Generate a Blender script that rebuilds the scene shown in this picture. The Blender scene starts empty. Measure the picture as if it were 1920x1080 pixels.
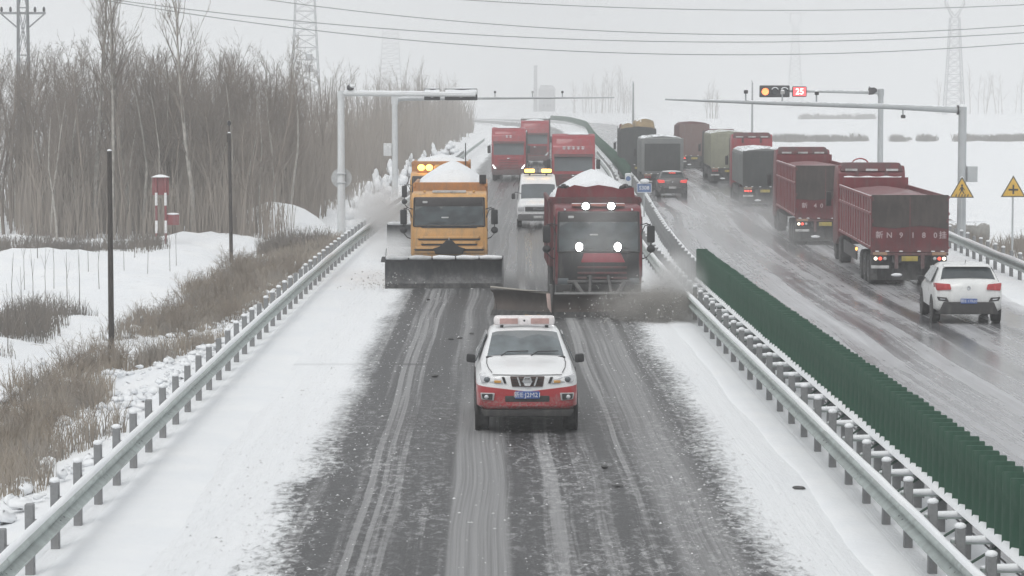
import bpy, bmesh, math, random
import numpy as np
from mathutils import Vector, Matrix, Euler

# ------------------------------------------------------------------ camera, sky, sun, exposure
scene = bpy.context.scene
COL = scene.collection
CAM_H = 5.95
cam_data = bpy.data.cameras.new('camera')
cam = bpy.data.objects.new('camera', cam_data)
COL.objects.link(cam)
cam_data.sensor_width = 36.0
cam_data.lens = 95.6
cam_data.clip_start = 0.5
cam_data.clip_end = 12000
cam.location = (0, 0, CAM_H)
cam.rotation_euler = (math.radians(90) - math.atan(350 / 5100), 0, -math.atan(45 / 5100))
scene.camera = cam

world = bpy.data.worlds.new('World')
scene.world = world
world.use_nodes = True
wn, wl = world.node_tree.nodes, world.node_tree.links
wn.clear()
SUN_EL, SUN_AZ = 48.0, 200.0
sky = wn.new('ShaderNodeTexSky')
sky.sky_type = 'NISHITA'
sky.sun_disc = False
sky.sun_elevation = math.radians(SUN_EL)
sky.sun_rotation = math.radians(SUN_AZ)
sky.dust_density = 6.0
hs = wn.new('ShaderNodeHueSaturation')
hs.inputs['Saturation'].default_value = 0.12
wl.new(sky.outputs['Color'], hs.inputs['Color'])
wmix = wn.new('ShaderNodeMix')          # an even layer of snow cloud over the clear sky
wmix.data_type = 'RGBA'
wmix.inputs['Factor'].default_value = 0.9
wl.new(hs.outputs['Color'], wmix.inputs['A'])
wmix.inputs['B'].default_value = (7.95, 8.15, 8.3, 1)
wbg = wn.new('ShaderNodeBackground')
wbg.inputs['Strength'].default_value = 0.1
wl.new(wmix.outputs['Result'], wbg.inputs['Color'])
wo = wn.new('ShaderNodeOutputWorld')
wl.new(wbg.outputs['Background'], wo.inputs['Surface'])

sun_data = bpy.data.lights.new('sun', 'SUN')
sun_data.energy = 1.1
sun_data.angle = math.radians(25)
sun_data.color = (1.0, 0.98, 0.95)
sun = bpy.data.objects.new('sun', sun_data)
COL.objects.link(sun)
sun.rotation_euler = (math.radians(90 - SUN_EL), 0, math.radians(180 - SUN_AZ))

vs = scene.view_settings
vs.view_transform = 'Standard'
vs.look = 'None'
vs.exposure = 0.0
vs.gamma = 1.0
vs.use_curve_mapping = False
scene.render.engine = 'CYCLES'
cy = scene.cycles
cy.use_denoising = True
cy.max_bounces = 4
cy.diffuse_bounces = 3
cy.glossy_bounces = 2
cy.transmission_bounces = 3
cy.volume_bounces = 1
cy.transparent_max_bounces = 8
cy.volume_step_rate = 2.0
cy.volume_max_steps = 256
cy.use_adaptive_sampling = True
cy.adaptive_threshold = 0.03
cy.caustics_reflective = False
cy.caustics_refractive = False

rnd = random.Random(11)
nrg = np.random.default_rng(7)

# ------------------------------------------------------------------ node helpers
class NT:
    def __init__(self, m):
        self.t = m.node_tree
        self.n, self.l = self.t.nodes, self.t.links
    def link(self, a, sock):
        if isinstance(a, bpy.types.NodeSocket):
            self.l.new(a, sock)
        else:
            sock.default_value = a
    def math(self, op, a, b=0.0, c=None, clamp=False):
        k = self.n.new('ShaderNodeMath'); k.operation = op; k.use_clamp = clamp
        self.link(a, k.inputs[0]); self.link(b, k.inputs[1])
        if c is not None: self.link(c, k.inputs[2])
        return k.outputs[0]
    def ramp(self, v, a, b, lo=0.0, hi=1.0):
        k = self.n.new('ShaderNodeMapRange'); k.interpolation_type = 'SMOOTHSTEP'
        self.link(v, k.inputs[0]); self.link(a, k.inputs[1]); self.link(b, k.inputs[2])
        self.link(lo, k.inputs[3]); self.link(hi, k.inputs[4])
        return k.outputs[0]
    def mix(self, f, a, b):
        k = self.n.new('ShaderNodeMix'); k.data_type = 'RGBA'
        self.link(f, k.inputs['Factor']); self.link(a, k.inputs['A']); self.link(b, k.inputs['B'])
        return k.outputs['Result']
    def mixf(self, f, a, b):
        k = self.n.new('ShaderNodeMix'); k.data_type = 'FLOAT'
        self.link(f, k.inputs[0]); self.link(a, k.inputs[2]); self.link(b, k.inputs[3])
        return k.outputs[0]
    def xyz(self, x, y, z=0.0):
        k = self.n.new('ShaderNodeCombineXYZ')
        for i, v in enumerate((x, y, z)): self.link(v, k.inputs[i])
        return k.outputs[0]
    def sep(self, v):
        k = self.n.new('ShaderNodeSeparateXYZ'); self.l.new(v, k.inputs[0])
        return k.outputs
    def noise(self, vec=None, scale=1.0, detail=3.0, rough=0.55, dist=0.0):
        k = self.n.new('ShaderNodeTexNoise')
        if vec is not None: self.l.new(vec, k.inputs['Vector'])
        k.inputs['Scale'].default_value = scale; k.inputs['Detail'].default_value = detail
        k.inputs['Roughness'].default_value = rough; k.inputs['Distortion'].default_value = dist
        return k.outputs[0]
    def attr(self, name):
        k = self.n.new('ShaderNodeAttribute'); k.attribute_name = name
        return k.outputs['Fac']
    def coord(self, which='Object'):
        k = self.n.new('ShaderNodeTexCoord')
        return k.outputs[which]
    def bump(self, h, strength=0.3, dist=0.02):
        k = self.n.new('ShaderNodeBump')
        k.inputs['Strength'].default_value = strength; k.inputs['Distance'].default_value = dist
        self.l.new(h, k.inputs['Height'])
        return k.outputs[0]
    @property
    def bsdf(self):
        return self.n['Principled BSDF']
    @property
    def out(self):
        return self.n['Material Output']

def c4(c): return (c[0], c[1], c[2], 1.0)

def newmat(name):
    m = bpy.data.materials.new(name); m.use_nodes = True
    return m, NT(m)

def mat(name, col, rough=0.5, metal=0.0, var=0.12, scale=6.0, grime=0.0, grime_col=(0.16, 0.15, 0.14), bump=0.0, coat=0.0, snow=0.0, spec=0.5, film=None):
    """painted / plain surface with uneven tone, road grime and, when asked, snow lying on what faces up"""
    m, t = newmat(name)
    co = t.coord()
    n = t.noise(co, scale, 4, 0.6)
    dark = tuple(v * (1 - var) for v in col); lite = tuple(min(1, v * (1 + var)) for v in col)
    c = t.mix(t.ramp(n, 0.3, 0.7), c4(dark), c4(lite))
    if grime:
        g1 = t.noise(t.xyz(t.math('MULTIPLY', t.sep(co)[0], 4.0), t.math('MULTIPLY', t.sep(co)[1], 4.0), t.sep(co)[2]), 1.3, 5, 0.65)
        g = t.ramp(g1, 0.62 - 0.5 * grime, 0.9 - 0.35 * grime)
        c = t.mix(t.math('MULTIPLY', g, min(1.0, 0.45 + grime * 0.5)), c, c4(grime_col))
    r = t.mixf(n, max(0.03, rough - 0.08), min(1, rough + 0.1))
    if film:                      # dried salt and slush splashed up from the road: blotches, ragged top edge
        p = t.sep(co)
        sp = t.math('ADD', t.math('MULTIPLY', t.noise(co, 2.4, 6, 0.7), 1.5), t.math('MULTIPLY', t.noise(co, 14.0, 3, 0.6), 0.5))
        fz = t.ramp(t.math('SUBTRACT', t.math('ADD', film[0] + 0.9, t.math('SUBTRACT', sp, 1.0)), p[2]), 0.55, 1.25)
        fz = t.math('MULTIPLY', fz, t.ramp(t.noise(co, 7.0, 5, 0.7), 0.30, 0.62, 0.35, 1.0))
        c = t.mix(t.math('MULTIPLY', fz, film[1]), c, c4(film[2] if len(film) > 2 else (0.27, 0.26, 0.25)))
        r = t.mixf(fz, r, 0.85)
    if snow:
        geo = t.n.new('ShaderNodeNewGeometry')
        up = t.sep(geo.outputs['Normal'])[2]
        s = t.ramp(t.math('ADD', up, t.math('MULTIPLY', t.math('SUBTRACT', t.noise(co, 5, 4), 0.5), 0.9)), 1.05 - snow, 1.2 - snow)
        c = t.mix(s, c, (0.82, 0.84, 0.86, 1)); r = t.mixf(s, r, 0.8)
    b = t.bsdf
    t.link(c, b.inputs['Base Color']); t.link(r, b.inputs['Roughness'])
    b.inputs['Metallic'].default_value = metal
    b.inputs['Coat Weight'].default_value = coat
    b.inputs['Specular IOR Level'].default_value = spec
    if bump:
        t.link(t.bump(t.noise(co, scale * 6, 4), bump, 0.02), b.inputs['Normal'])
    return m

def emit(name, col, strength):
    m, t = newmat(name)
    b = t.bsdf
    b.inputs['Base Color'].default_value = c4(col)
    b.inputs['Emission Color'].default_value = c4(col)
    b.inputs['Emission Strength'].default_value = strength
    return m

# ------------------------------------------------------------------ mesh helpers
class B:
    def __init__(self): self.bm = bmesh.new()
    def _bev(self, verts, r, seg=2):
        es = list({e for v in verts for e in v.link_edges})
        bmesh.ops.bevel(self.bm, geom=es, offset=r, segments=seg, profile=0.6, affect='EDGES', clamp_overlap=True)
    def hexa(self, p, bev=0.0, seg=2):
        v = [self.bm.verts.new(q) for q in p]
        for f in ((3, 2, 1, 0), (4, 5, 6, 7), (0, 1, 5, 4), (1, 2, 6, 5), (2, 3, 7, 6), (3, 0, 4, 7)):
            self.bm.faces.new([v[i] for i in f])
        if bev: self._bev(v, bev, seg)
        return self
    def box(self, x0, x1, y0, y1, z0, z1, bev=0.0, seg=2):
        return self.hexa([(x0, y0, z0), (x1, y0, z0), (x1, y1, z0), (x0, y1, z0), (x0, y0, z1), (x1, y0, z1), (x1, y1, z1), (x0, y1, z1)], bev, seg)
    def prism(self, poly, axis, a, b, bev=0.0, seg=2):
        def P(u, v, t): return {'x': (t, u, v), 'y': (u, t, v), 'z': (u, v, t)}[axis]
        lo = [self.bm.verts.new(P(u, v, a)) for u, v in poly]
        hi = [self.bm.verts.new(P(u, v, b)) for u, v in poly]
        n = len(poly)
        self.bm.faces.new(lo); self.bm.faces.new(hi[::-1])
        for i in range(n):
            self.bm.faces.new([lo[(i + 1) % n], lo[i], hi[i], hi[(i + 1) % n]])
        if bev: self._bev(lo + hi, bev, seg)
        return self
    def loft(self, rings, closed=True, caps=True):
        R = [[self.bm.verts.new(p) for p in r] for r in rings]
        n = len(R[0])
        for a, b in zip(R, R[1:]):
            for i in range(n if closed else n - 1):
                j = (i + 1) % n
                try: self.bm.faces.new([a[i], a[j], b[j], b[i]])
                except ValueError: pass
        if caps and closed:
            self.bm.faces.new(R[0][::-1]); self.bm.faces.new(R[-1])
        return self
    def tube(self, pts, rad, n=8):
        pts = [Vector(p) for p in pts]
        if not hasattr(rad, '__len__'): rad = [rad] * len(pts)
        rings = []
        for i, p in enumerate(pts):
            d = (pts[min(i + 1, len(pts) - 1)] - pts[max(i - 1, 0)]).normalized()
            up = Vector((0, 0, 1)) if abs(d.z) < 0.9 else Vector((1, 0, 0))
            u = d.cross(up).normalized(); v = d.cross(u)
            rings.append([p + (u * math.cos(2 * math.pi * k / n) + v * math.sin(2 * math.pi * k / n)) * rad[i] for k in range(n)])
        return self.loft(rings)
    def lathe(self, prof, axis, c, n=20):
        """prof: (along, radius)"""
        rings = []
        for a, r in prof:
            ring = []
            for k in range(n):
                s, t = math.cos(2 * math.pi * k / n) * r, math.sin(2 * math.pi * k / n) * r
                ring.append({'x': (c[0] + a, c[1] + s, c[2] + t), 'y': (c[0] + s, c[1] + a, c[2] + t), 'z': (c[0] + s, c[1] + t, c[2] + a)}[axis])
            rings.append(ring)
        return self.loft(rings)
    def ball(self, c, r, n=10, m=7, jit=0.0):
        if not hasattr(r, '__len__'): r = (r, r, r)
        rings = []
        for i in range(m + 1):
            th = math.pi * (i + 0.02) / (m + 0.04)
            rings.append([(c[0] + r[0] * math.sin(th) * math.cos(2 * math.pi * k / n) * (1 + rnd.uniform(-jit, jit)),
                           c[1] + r[1] * math.sin(th) * math.sin(2 * math.pi * k / n) * (1 + rnd.uniform(-jit, jit)),
                           c[2] + r[2] * math.cos(th)) for k in range(n)])
        return self.loft(rings)
    def grid(self, fn, nu, nv):
        V = [[self.bm.verts.new(fn(i / nu, j / nv)) for j in range(nv + 1)] for i in range(nu + 1)]
        for i in range(nu):
            for j in range(nv):
                self.bm.faces.new([V[i][j], V[i + 1][j], V[i + 1][j + 1], V[i][j + 1]])
        return self
    def mesh(self, name, angle=35):
        bmesh.ops.remove_doubles(self.bm, verts=self.bm.verts, dist=1e-5)
        bmesh.ops.recalc_face_normals(self.bm, faces=self.bm.faces)
        me = bpy.data.meshes.new(name)
        self.bm.to_mesh(me); self.bm.free()
        if angle:
            me.polygons.foreach_set('use_smooth', [True] * len(me.polygons))
            me.set_sharp_from_angle(angle=math.radians(angle))
        return me
    def done(self, name, m, parent=None, angle=35):
        return link(name, self.mesh(name, angle), m, parent)

def link(name, me, m, parent=None, loc=None, rz=None):
    o = bpy.data.objects.new(name, me)
    COL.objects.link(o)
    if m is not None and not me.materials: me.materials.append(m)
    if parent is not None: o.parent = parent
    if loc is not None: o.location = loc
    if rz is not None: o.rotation_euler = (0, 0, rz)
    return o

def arrmesh(name, V, F, angle=None):
    """mesh from numpy arrays; F is (n,3) or (n,4)"""
    V = np.asarray(V, dtype=np.float32); F = np.asarray(F, dtype=np.int32)
    me = bpy.data.meshes.new(name)
    k = F.shape[1]
    me.vertices.add(len(V)); me.vertices.foreach_set('co', V.ravel())
    me.loops.add(F.size); me.loops.foreach_set('vertex_index', F.ravel())
    me.polygons.add(len(F)); me.polygons.foreach_set('loop_start', np.arange(0, F.size, k, dtype=np.int32))
    me.update(calc_edges=True)
    if angle:
        me.polygons.foreach_set('use_smooth', [True] * len(F))
    return me

def tag(o, label=None, cat=None, group=None, kind=None):
    if label: o['label'] = label
    if cat: o['category'] = cat
    if group: o['group'] = group
    if kind: o['kind'] = kind
    return o

def empty(name, loc, rz=0.0, label=None, cat=None, group=None):
    o = bpy.data.objects.new(name, None)
    o.empty_display_size = 0.3
    COL.objects.link(o)
    o.location = loc; o.rotation_euler = (0, 0, rz)
    return tag(o, label, cat, group)

def text(body, size, loc, rot, m, parent, name='lettering', thick=0.004, bold=0.0, align='CENTER'):
    cu = bpy.data.curves.new('txt', 'FONT')
    cu.body = body; cu.size = size; cu.align_x = align; cu.align_y = 'CENTER'
    cu.extrude = thick; cu.offset = bold; cu.resolution_u = 2
    o = bpy.data.objects.new('txt', cu); COL.objects.link(o)
    me = bpy.data.meshes.new_from_object(o.evaluated_get(bpy.context.evaluated_depsgraph_get()))
    bpy.data.objects.remove(o); bpy.data.curves.remove(cu)
    me.materials.clear()
    t = link(name, me, m, parent, loc)
    t.rotation_euler = rot
    return t
FACE = (math.radians(90), 0, 0)          # lettering upright, facing -y

# ------------------------------------------------------------------ the lie of the land (metres; x right, y away from the bridge, z up)
def curve(pts, win=9.0):
    ys = np.array([p[0] for p in pts], float); xs = np.array([p[1] for p in pts], float)
    g = np.arange(ys[0], ys[-1] + 1, 2.0)
    v = np.interp(g, ys, xs)
    k = int(win); ker = np.ones(2 * k + 1) / (2 * k + 1)
    v = np.convolve(np.pad(v, k, mode='edge'), ker, 'valid')
    return lambda y: np.interp(y, g, v)
XL = curve([(-60, -5.6), (70, -5.6), (114, -5.2), (140, -4.5), (200, -3.2), (266, -2.0), (365, 0.2), (450, 2.0), (540, 1.0), (640, -14), (760, -60), (900, -140)])
XR = curve([(-60, 5.42), (75, 5.45), (96, 5.6), (125, 6.4), (150, 7.2), (190, 8.7), (286, 10.8), (330, 11.9), (450, 15.2), (540, 14.5), (640, 0), (760, -45), (900, -124)])
XM = curve([(-60, 7.0), (75, 7.0), (100, 7.4), (150, 9.2), (178, 10.2), (327, 13.5), (450, 17.2), (540, 16.8), (640, 3), (760, -41), (900, -119)])
XQ = curve([(-60, 15.9), (60, 16.4), (87, 17.2), (108, 18.5), (150, 20.6), (190, 22.2), (327, 26.5), (450, 30), (540, 30), (640, 18), (760, -24), (900, -100)])
def rise(y):
    y = np.asarray(y, float)
    return np.interp(y, [130, 180, 600, 3000], [0, 0.15, 1.6, 3.0])

_k = nrg.uniform(-1, 1, (10, 2)); _ph = nrg.uniform(0, 6.28, 10); _f = np.array([0.11, 0.17, 0.23, 0.35, 0.5, 0.7, 0.95, 1.3, 1.8, 2.5])
def wob(x, y):
    s = 0
    for i in range(10):
        s = s + np.sin((x * _k[i, 0] + y * _k[i, 1]) * _f[i] * 2.2 + _ph[i]) / (1 + i * 0.55)
    return s * 0.3
def gz(x, y):
    x = np.asarray(x, float); y = np.asarray(y, float)
    r = rise(y)
    sl = XL(y) - x; sr = x - XQ(y)
    nearf = np.clip((400 - y) / 200, 0, 1)
    mound = (0.62 * np.clip(wob(x * 1.1 + 4, y * 0.7), -0.4, 1.2) + 0.14 * wob(x * 3.0, y * 2.2 + 1)) * np.clip((sl - 3.6) / 2.5, 0, 1) * np.clip((150 - y) / 20, 0, 1)
    left = mound + np.interp(sl, [0.2, 1.0, 3.2, 6, 12, 40], [-0.04, -0.12, -0.62, -0.35, -0.1, 0.1]) + (0.18 * wob(x, y) + 0.05 * wob(x * 3.3, y * 3.3)) * np.clip(sl / 2, 0, 1) * nearf
    ridge = np.exp(-((y - 121 - 1.5 * np.sin(x * 0.5)) / 3.2) ** 2) * np.clip((sl - 3.5) / 3, 0, 1) * (0.42 + 0.55 * np.clip(wob(x * 2.2, y * .5), -0.7, 1.3) + 0.16 * np.clip(wob(x * 6.0, y * 2.0), -1, 1))
    right = np.interp(sr, [0.3, 1.2, 4, 30], [-0.02, -0.1, -0.35, -0.25]) + 0.07 * wob(x * .7, y * .7) * np.clip(sr / 2, 0, 1) * nearf
    z = np.where(sl > 0.2, left + ridge, np.where(sr > 0.3, right, -0.16))
    z = z + 1.25 * np.exp(-(((x + 10.2) / 2.6) ** 2 + ((y - 133) / 3.0) ** 2)) * np.clip((sl - 2.2) / 1.5, 0, 1) * (1 + 0.3 * wob(x * 2, y * 2))
    return r + z
def rz_(y): return float(rise(y))
# ------------------------------------------------------------------ snow, road and slush materials
def snow_mat(name='snow', dirt=0.0, bumpd=0.05):
    m, t = newmat(name)
    co = t.coord()
    n = t.noise(co, 0.6, 6, 0.6)
    c = t.mix(t.ramp(n, 0.3, 0.75), (0.80, 0.82, 0.845, 1), (0.86, 0.87, 0.88, 1))
    if dirt:
        g = t.ramp(t.noise(co, 2.2, 7, 0.7), 0.56, 0.72)
        c = t.mix(t.math('MULTIPLY', g, dirt), c, (0.30, 0.27, 0.24, 1))
    b = t.bsdf
    t.link(c, b.inputs['Base Color'])
    b.inputs['Roughness'].default_value = 0.75
    b.inputs['Specular IOR Level'].default_value = 0.25
    h = t.math('ADD', t.noise(co, 2.5, 6, 0.6), t.math('MULTIPLY', t.noise(co, 18, 3), 0.25))
    t.link(t.bump(h, 0.5, bumpd), b.inputs['Normal'])
    return m
SNOW = snow_mat()
SNOW_FIELD = snow_mat('field_snow', 0.22, 0.08)
SNOW_LOAD = snow_mat('loaded_snow', 0.3, 0.14)

def road_left_mat():
    m, t = newmat('half_cleared_asphalt')
    L, A = t.attr('lat'), t.attr('along')
    v1 = t.xyz(L, t.math('MULTIPLY', A, 0.22))
    v2 = t.xyz(L, t.math('MULTIPLY', A, 0.45))
    drift = t.math('MULTIPLY', t.math('SUBTRACT', t.noise(t.xyz(0.0, t.math('MULTIPLY', A, 0.05)), 1.0, 2), 0.5), 0.5)
    Ls = t.math('ADD', L, drift)
    big = t.noise(v1, 0.9, 5, 0.6)
    mot = t.noise(v2, 7.0, 6, 0.72, 0.6)
    fine = t.noise(v2, 26.0, 4, 0.7)
    streak = t.noise(t.xyz(t.math('MULTIPLY', Ls, 4.0), t.math('MULTIPLY', A, 0.022)), 1.0, 5, 0.6)
    hair = t.noise(t.xyz(t.math('MULTIPLY', Ls, 17.0), t.math('MULTIPLY', A, 0.05)), 1.0, 4, 0.7)
    # snow left on the two shoulders, ragged towards the cleared lanes
    near = t.ramp(A, 40.0, 54.0)          # before the bridge the left edge breaks up
    rag = t.math('ADD', t.math('MULTIPLY', t.math('SUBTRACT', big, 0.5), t.mixf(near, 1.9, 0.9)),
                 t.math('MULTIPLY', t.math('SUBTRACT', mot, 0.5), t.mixf(near, 2.1, 0.8)))
    edgeL = t.math('ADD', t.math('SUBTRACT', t.mixf(near, -2.72, -2.65), L), rag)
    ragR = t.math('ADD', t.math('MULTIPLY', t.math('SUBTRACT', big, 0.5), 0.7), t.math('MULTIPLY', t.math('SUBTRACT', mot, 0.5), 1.7))
    edgeR = t.math('ADD', t.math('SUBTRACT', L, t.mixf(near, 3.5, 3.75)), ragR)
    behind = t.ramp(A, 86.0, 96.0)        # behind the ploughs both shoulders are scraped wider
    edgeL = t.math('SUBTRACT', edgeL, t.math('MULTIPLY', behind, 0.9))
    edgeR = t.math('SUBTRACT', edgeR, t.math('MULTIPLY', behind, 0.75))
    snow = t.math('MAXIMUM', t.ramp(edgeL, -0.25, 0.45), t.ramp(edgeR, -0.2, 0.55))
    # slush: streaks along the wheel paths, a packed strip by the lane line, crumbs between
    sl = t.math('ADD', t.math('MULTIPLY', streak, 0.75), t.math('MULTIPLY', hair, 0.25))
    sl = t.math('ADD', sl, t.math('MULTIPLY', t.math('SUBTRACT', mot, 0.5), t.mixf(near, 0.55, 0.3)))
    wander = t.math('MULTIPLY', t.math('SUBTRACT', t.noise(t.xyz(3.0, t.math('MULTIPLY', A, 0.035)), 1.0, 2), 0.5), 0.55)
    Lw = t.math('ADD', L, wander)
    def rut(c, w, amt, soft=0.6):
        brk = t.ramp(t.noise(t.xyz(c * 3.1, t.math('MULTIPLY', A, 0.11)), 1.0, 3, 0.6), 0.3, 0.6, 0.35, 1.0)
        return t.math('MULTIPLY', t.math('MULTIPLY', t.ramp(t.math('ABSOLUTE', t.math('SUBTRACT', Lw, c)), w, w * soft), amt), brk)
    for c_, w_, a_ in ((-2.3, 0.26, -0.20), (-1.86, 0.07, 0.22), (-1.66, 0.05, 0.20), (-1.05, 0.38, -0.13), (-1.42, 0.06, 0.16), (0.56, 0.22, -0.17), (0.95, 0.13, 0.15), (1.28, 0.10, -0.14), (1.95, 0.14, -0.12), (2.22, 0.06, 0.14), (2.5, 0.10, -0.12), (3.42, 0.12, -0.14)):
        sl = t.math('ADD', sl, rut(c_, w_, a_))
    slush = t.ramp(sl, 0.40, 0.66)
    band = t.math('MULTIPLY', t.ramp(L, -0.62, -0.48), t.ramp(L, 0.36, 0.22))
    band = t.math('MULTIPLY', band, t.ramp(A, 62.0, 50.0))
    slush = t.math('MAXIMUM', slush, t.math('MULTIPLY', band, t.ramp(hair, 0.22, 0.6, 0.55, 1.0)))
    bandR = t.math('MULTIPLY', t.ramp(L, 2.35, 2.6), t.ramp(L, 3.5, 3.2))
    slush = t.math('MAXIMUM', slush, t.math('MULTIPLY', t.math('MULTIPLY', bandR, t.ramp(hair, 0.25, 0.65, 0.45, 0.95)), t.ramp(A, 74.0, 66.0)))
    patchy = t.ramp(t.noise(t.xyz(L, t.math('MULTIPLY', A, 0.16)), 0.8, 3, 0.6), 0.36, 0.62)
    crumbs = t.math('MULTIPLY', t.math('MULTIPLY', t.ramp(mot, 0.48, 0.62), t.ramp(fine, 0.36, 0.54)), patchy)
    crumbs = t.math('MULTIPLY', crumbs, t.math('MULTIPLY', t.ramp(A, 62.0, 44.0), t.math('SUBTRACT', 1.0, band)))
    asph = t.mix(t.ramp(fine, 0.3, 0.7), (0.024, 0.024, 0.026, 1), (0.064, 0.064, 0.066, 1))
    dirty = t.mix(hair, (0.20, 0.20, 0.202, 1), (0.42, 0.42, 0.425, 1))
    c = t.mix(t.math('MULTIPLY', slush, t.mixf(behind, 0.82, 0.42)), asph, dirty)
    c = t.mix(t.math('MULTIPLY', crumbs, 0.62), c, (0.52, 0.52, 0.53, 1))
    joint = t.math('MULTIPLY', t.ramp(t.math('ABSOLUTE', t.math('SUBTRACT', A, t.math('ADD', 61.2, t.math('MULTIPLY', mot, 0.5)))), 0.34, 0.1), t.ramp(L, 0.2, -1.5))
    c = t.mix(t.math('MULTIPLY', joint, 0.5), c, (0.05, 0.05, 0.052, 1))
    snow = t.math('MULTIPLY', snow, t.math('SUBTRACT', 1.0, t.math('MULTIPLY', joint, 0.14)))
    c = t.mix(snow, c, t.mix(big, (0.79, 0.81, 0.835, 1), (0.86, 0.87, 0.88, 1)))
    b = t.bsdf
    t.link(c, b.inputs['Base Color'])
    wet = t.mixf(slush, t.mixf(behind, 0.5, 0.26), t.mixf(behind, 0.75, 0.5))
    t.link(t.mixf(snow, wet, 0.8), b.inputs['Roughness'])
    b.inputs['Specular IOR Level'].default_value = 0.35
    h = t.math('ADD', t.math('MULTIPLY', t.math('ADD', snow, t.math('MULTIPLY', slush, 0.4)), 0.8), t.math('MULTIPLY', mot, 0.5))
    t.link(t.bump(h, 0.6, 0.05), b.inputs['Normal'])
    return m

def road_right_mat():
    m, t = newmat('slushy_asphalt')
    L, A = t.attr('lat'), t.attr('along')
    slant = t.math('ADD', L, t.math('MULTIPLY', t.math('SUBTRACT', t.noise(t.xyz(0.0, t.math('MULTIPLY', A, 0.03)), 1.0, 1), 0.5), 1.0))
    streak = t.noise(t.xyz(t.math('MULTIPLY', slant, 1.0), t.math('MULTIPLY', A, 0.02)), 1.0, 4, 0.55)
    hair = t.noise(t.xyz(t.math('MULTIPLY', slant, 7.0), t.math('MULTIPLY', A, 0.05)), 1.0, 4, 0.65)
    blot = t.noise(t.xyz(L, t.math('MULTIPLY', A, 0.3)), 1.5, 5, 0.65)
    s = t.math('ADD', t.math('ADD', t.math('MULTIPLY', streak, 0.62), t.math('MULTIPLY', hair, 0.2)), t.math('MULTIPLY', blot, 0.18))
    snow = t.ramp(s, 0.40, 0.64)
    side = t.ramp(t.math('ADD', L, t.math('MULTIPLY', t.math('SUBTRACT', blot, 0.5), 1.4)), 7.6, 9.2)
    tr = t.math('ADD', t.math('ABSOLUTE', t.math('SUBTRACT', t.math('ABSOLUTE', t.math('SUBTRACT', slant, 5.6)), 0.92)), 0.0)
    track = t.math('MULTIPLY', t.ramp(tr, 0.34, 0.12), t.ramp(hair, 0.3, 0.55))
    c = t.mix(snow, t.mix(hair, (0.08, 0.08, 0.086, 1), (0.155, 0.155, 0.163, 1)), t.mix(hair, (0.38, 0.385, 0.405, 1), (0.60, 0.605, 0.625, 1)))
    c = t.mix(t.math('MULTIPLY', track, 0.75), c, (0.085, 0.085, 0.09, 1))
    c = t.mix(side, c, (0.78, 0.79, 0.81, 1))
    b = t.bsdf
    t.link(c, b.inputs['Base Color'])
    t.link(t.mixf(side, t.mixf(t.math('MAXIMUM', snow, 0.0), 0.16, 0.42), 0.75), b.inputs['Roughness'])
    b.inputs['Specular IOR Level'].default_value = 0.4
    t.link(t.bump(t.math('ADD', s, t.math('MULTIPLY', side, 0.4)), 0.4, 0.04), b.inputs['Normal'])
    return m

# ------------------------------------------------------------------ ground and roads
def sheet(name, xs_of_y, ys, z_of, m, lat0=None, kind='structure'):
    V, F, lat, al = [], [], [], []
    n = None
    for j, y in enumerate(ys):
        xs = xs_of_y(y); n = len(xs)
        for x in xs:
            V.append((x, y, float(z_of(x, y))))
            lat.append(x - (lat0(y) if lat0 else 0)); al.append(y)
    for j in range(len(ys) - 1):
        for i in range(n - 1):
            a = j * n + i
            F.append((a, a + 1, a + n + 1, a + n))
    me = arrmesh(name, V, F, 30)
    for nm, d in (('lat', lat), ('along', al)):
        at = me.attributes.new(nm, 'FLOAT', 'POINT'); at.data.foreach_set('value', np.array(d, np.float32))
    return tag(link(name, me, m), kind=kind)

ysr = list(np.arange(-40, 30, 10)) + list(np.arange(30, 160, 1.0)) + list(np.arange(160, 330, 4)) + list(np.arange(330, 700, 10))
def ground_sheet():
    ys = list(np.arange(-60, 25, 12)) + list(np.arange(25, 140, 0.7)) + list(np.arange(140, 330, 4)) + list(np.arange(330, 700, 16)) + list(np.geomspace(716, 7000, 26))
    offl = -np.concatenate([[0.05, 0.3, 0.6], np.arange(1.0, 24, 0.55), np.geomspace(25, 5000, 26)])[::-1]
    offr = np.concatenate([[0.05, 0.4, 0.8], np.arange(1.4, 10, 0.8), np.geomspace(11, 5000, 30)])
    def xs(y):
        a, b = float(XL(y)), float(XQ(y))
        return np.concatenate([a + offl, np.linspace(a + .3, b - .3, 5), b + offr])
    V, n = [], None
    for y in ys:
        x = xs(y); n = len(x)
        V.append(np.column_stack([x, np.full(n, y), gz(x, np.full(n, y))]))
    V = np.concatenate(V)
    j, i = np.meshgrid(np.arange(len(ys) - 1), np.arange(n - 1), indexing='ij')
    a = (j * n + i).ravel()
    F = np.column_stack([a, a + 1, a + n + 1, a + n])
    return tag(link('ground', arrmesh('ground', V, F, 30), SNOW_FIELD), kind='structure')
ground_sheet()

def across(fa, fb, k):
    return lambda y: np.linspace(float(fa(y)), float(fb(y)), k)
CEN = lambda y: (float(XL(y)) + 5.6)
sheet('road', across(lambda y: XL(y) - .25, lambda y: XR(y) + .25, 12), ysr, lambda x, y: rise(y), road_left_mat(), CEN)
sheet('opposite_road', across(lambda y: XM(y) - .3, lambda y: XQ(y) + .3, 12), ysr, lambda x, y: rise(y), road_right_mat(), lambda y: float(XM(y)))

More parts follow.
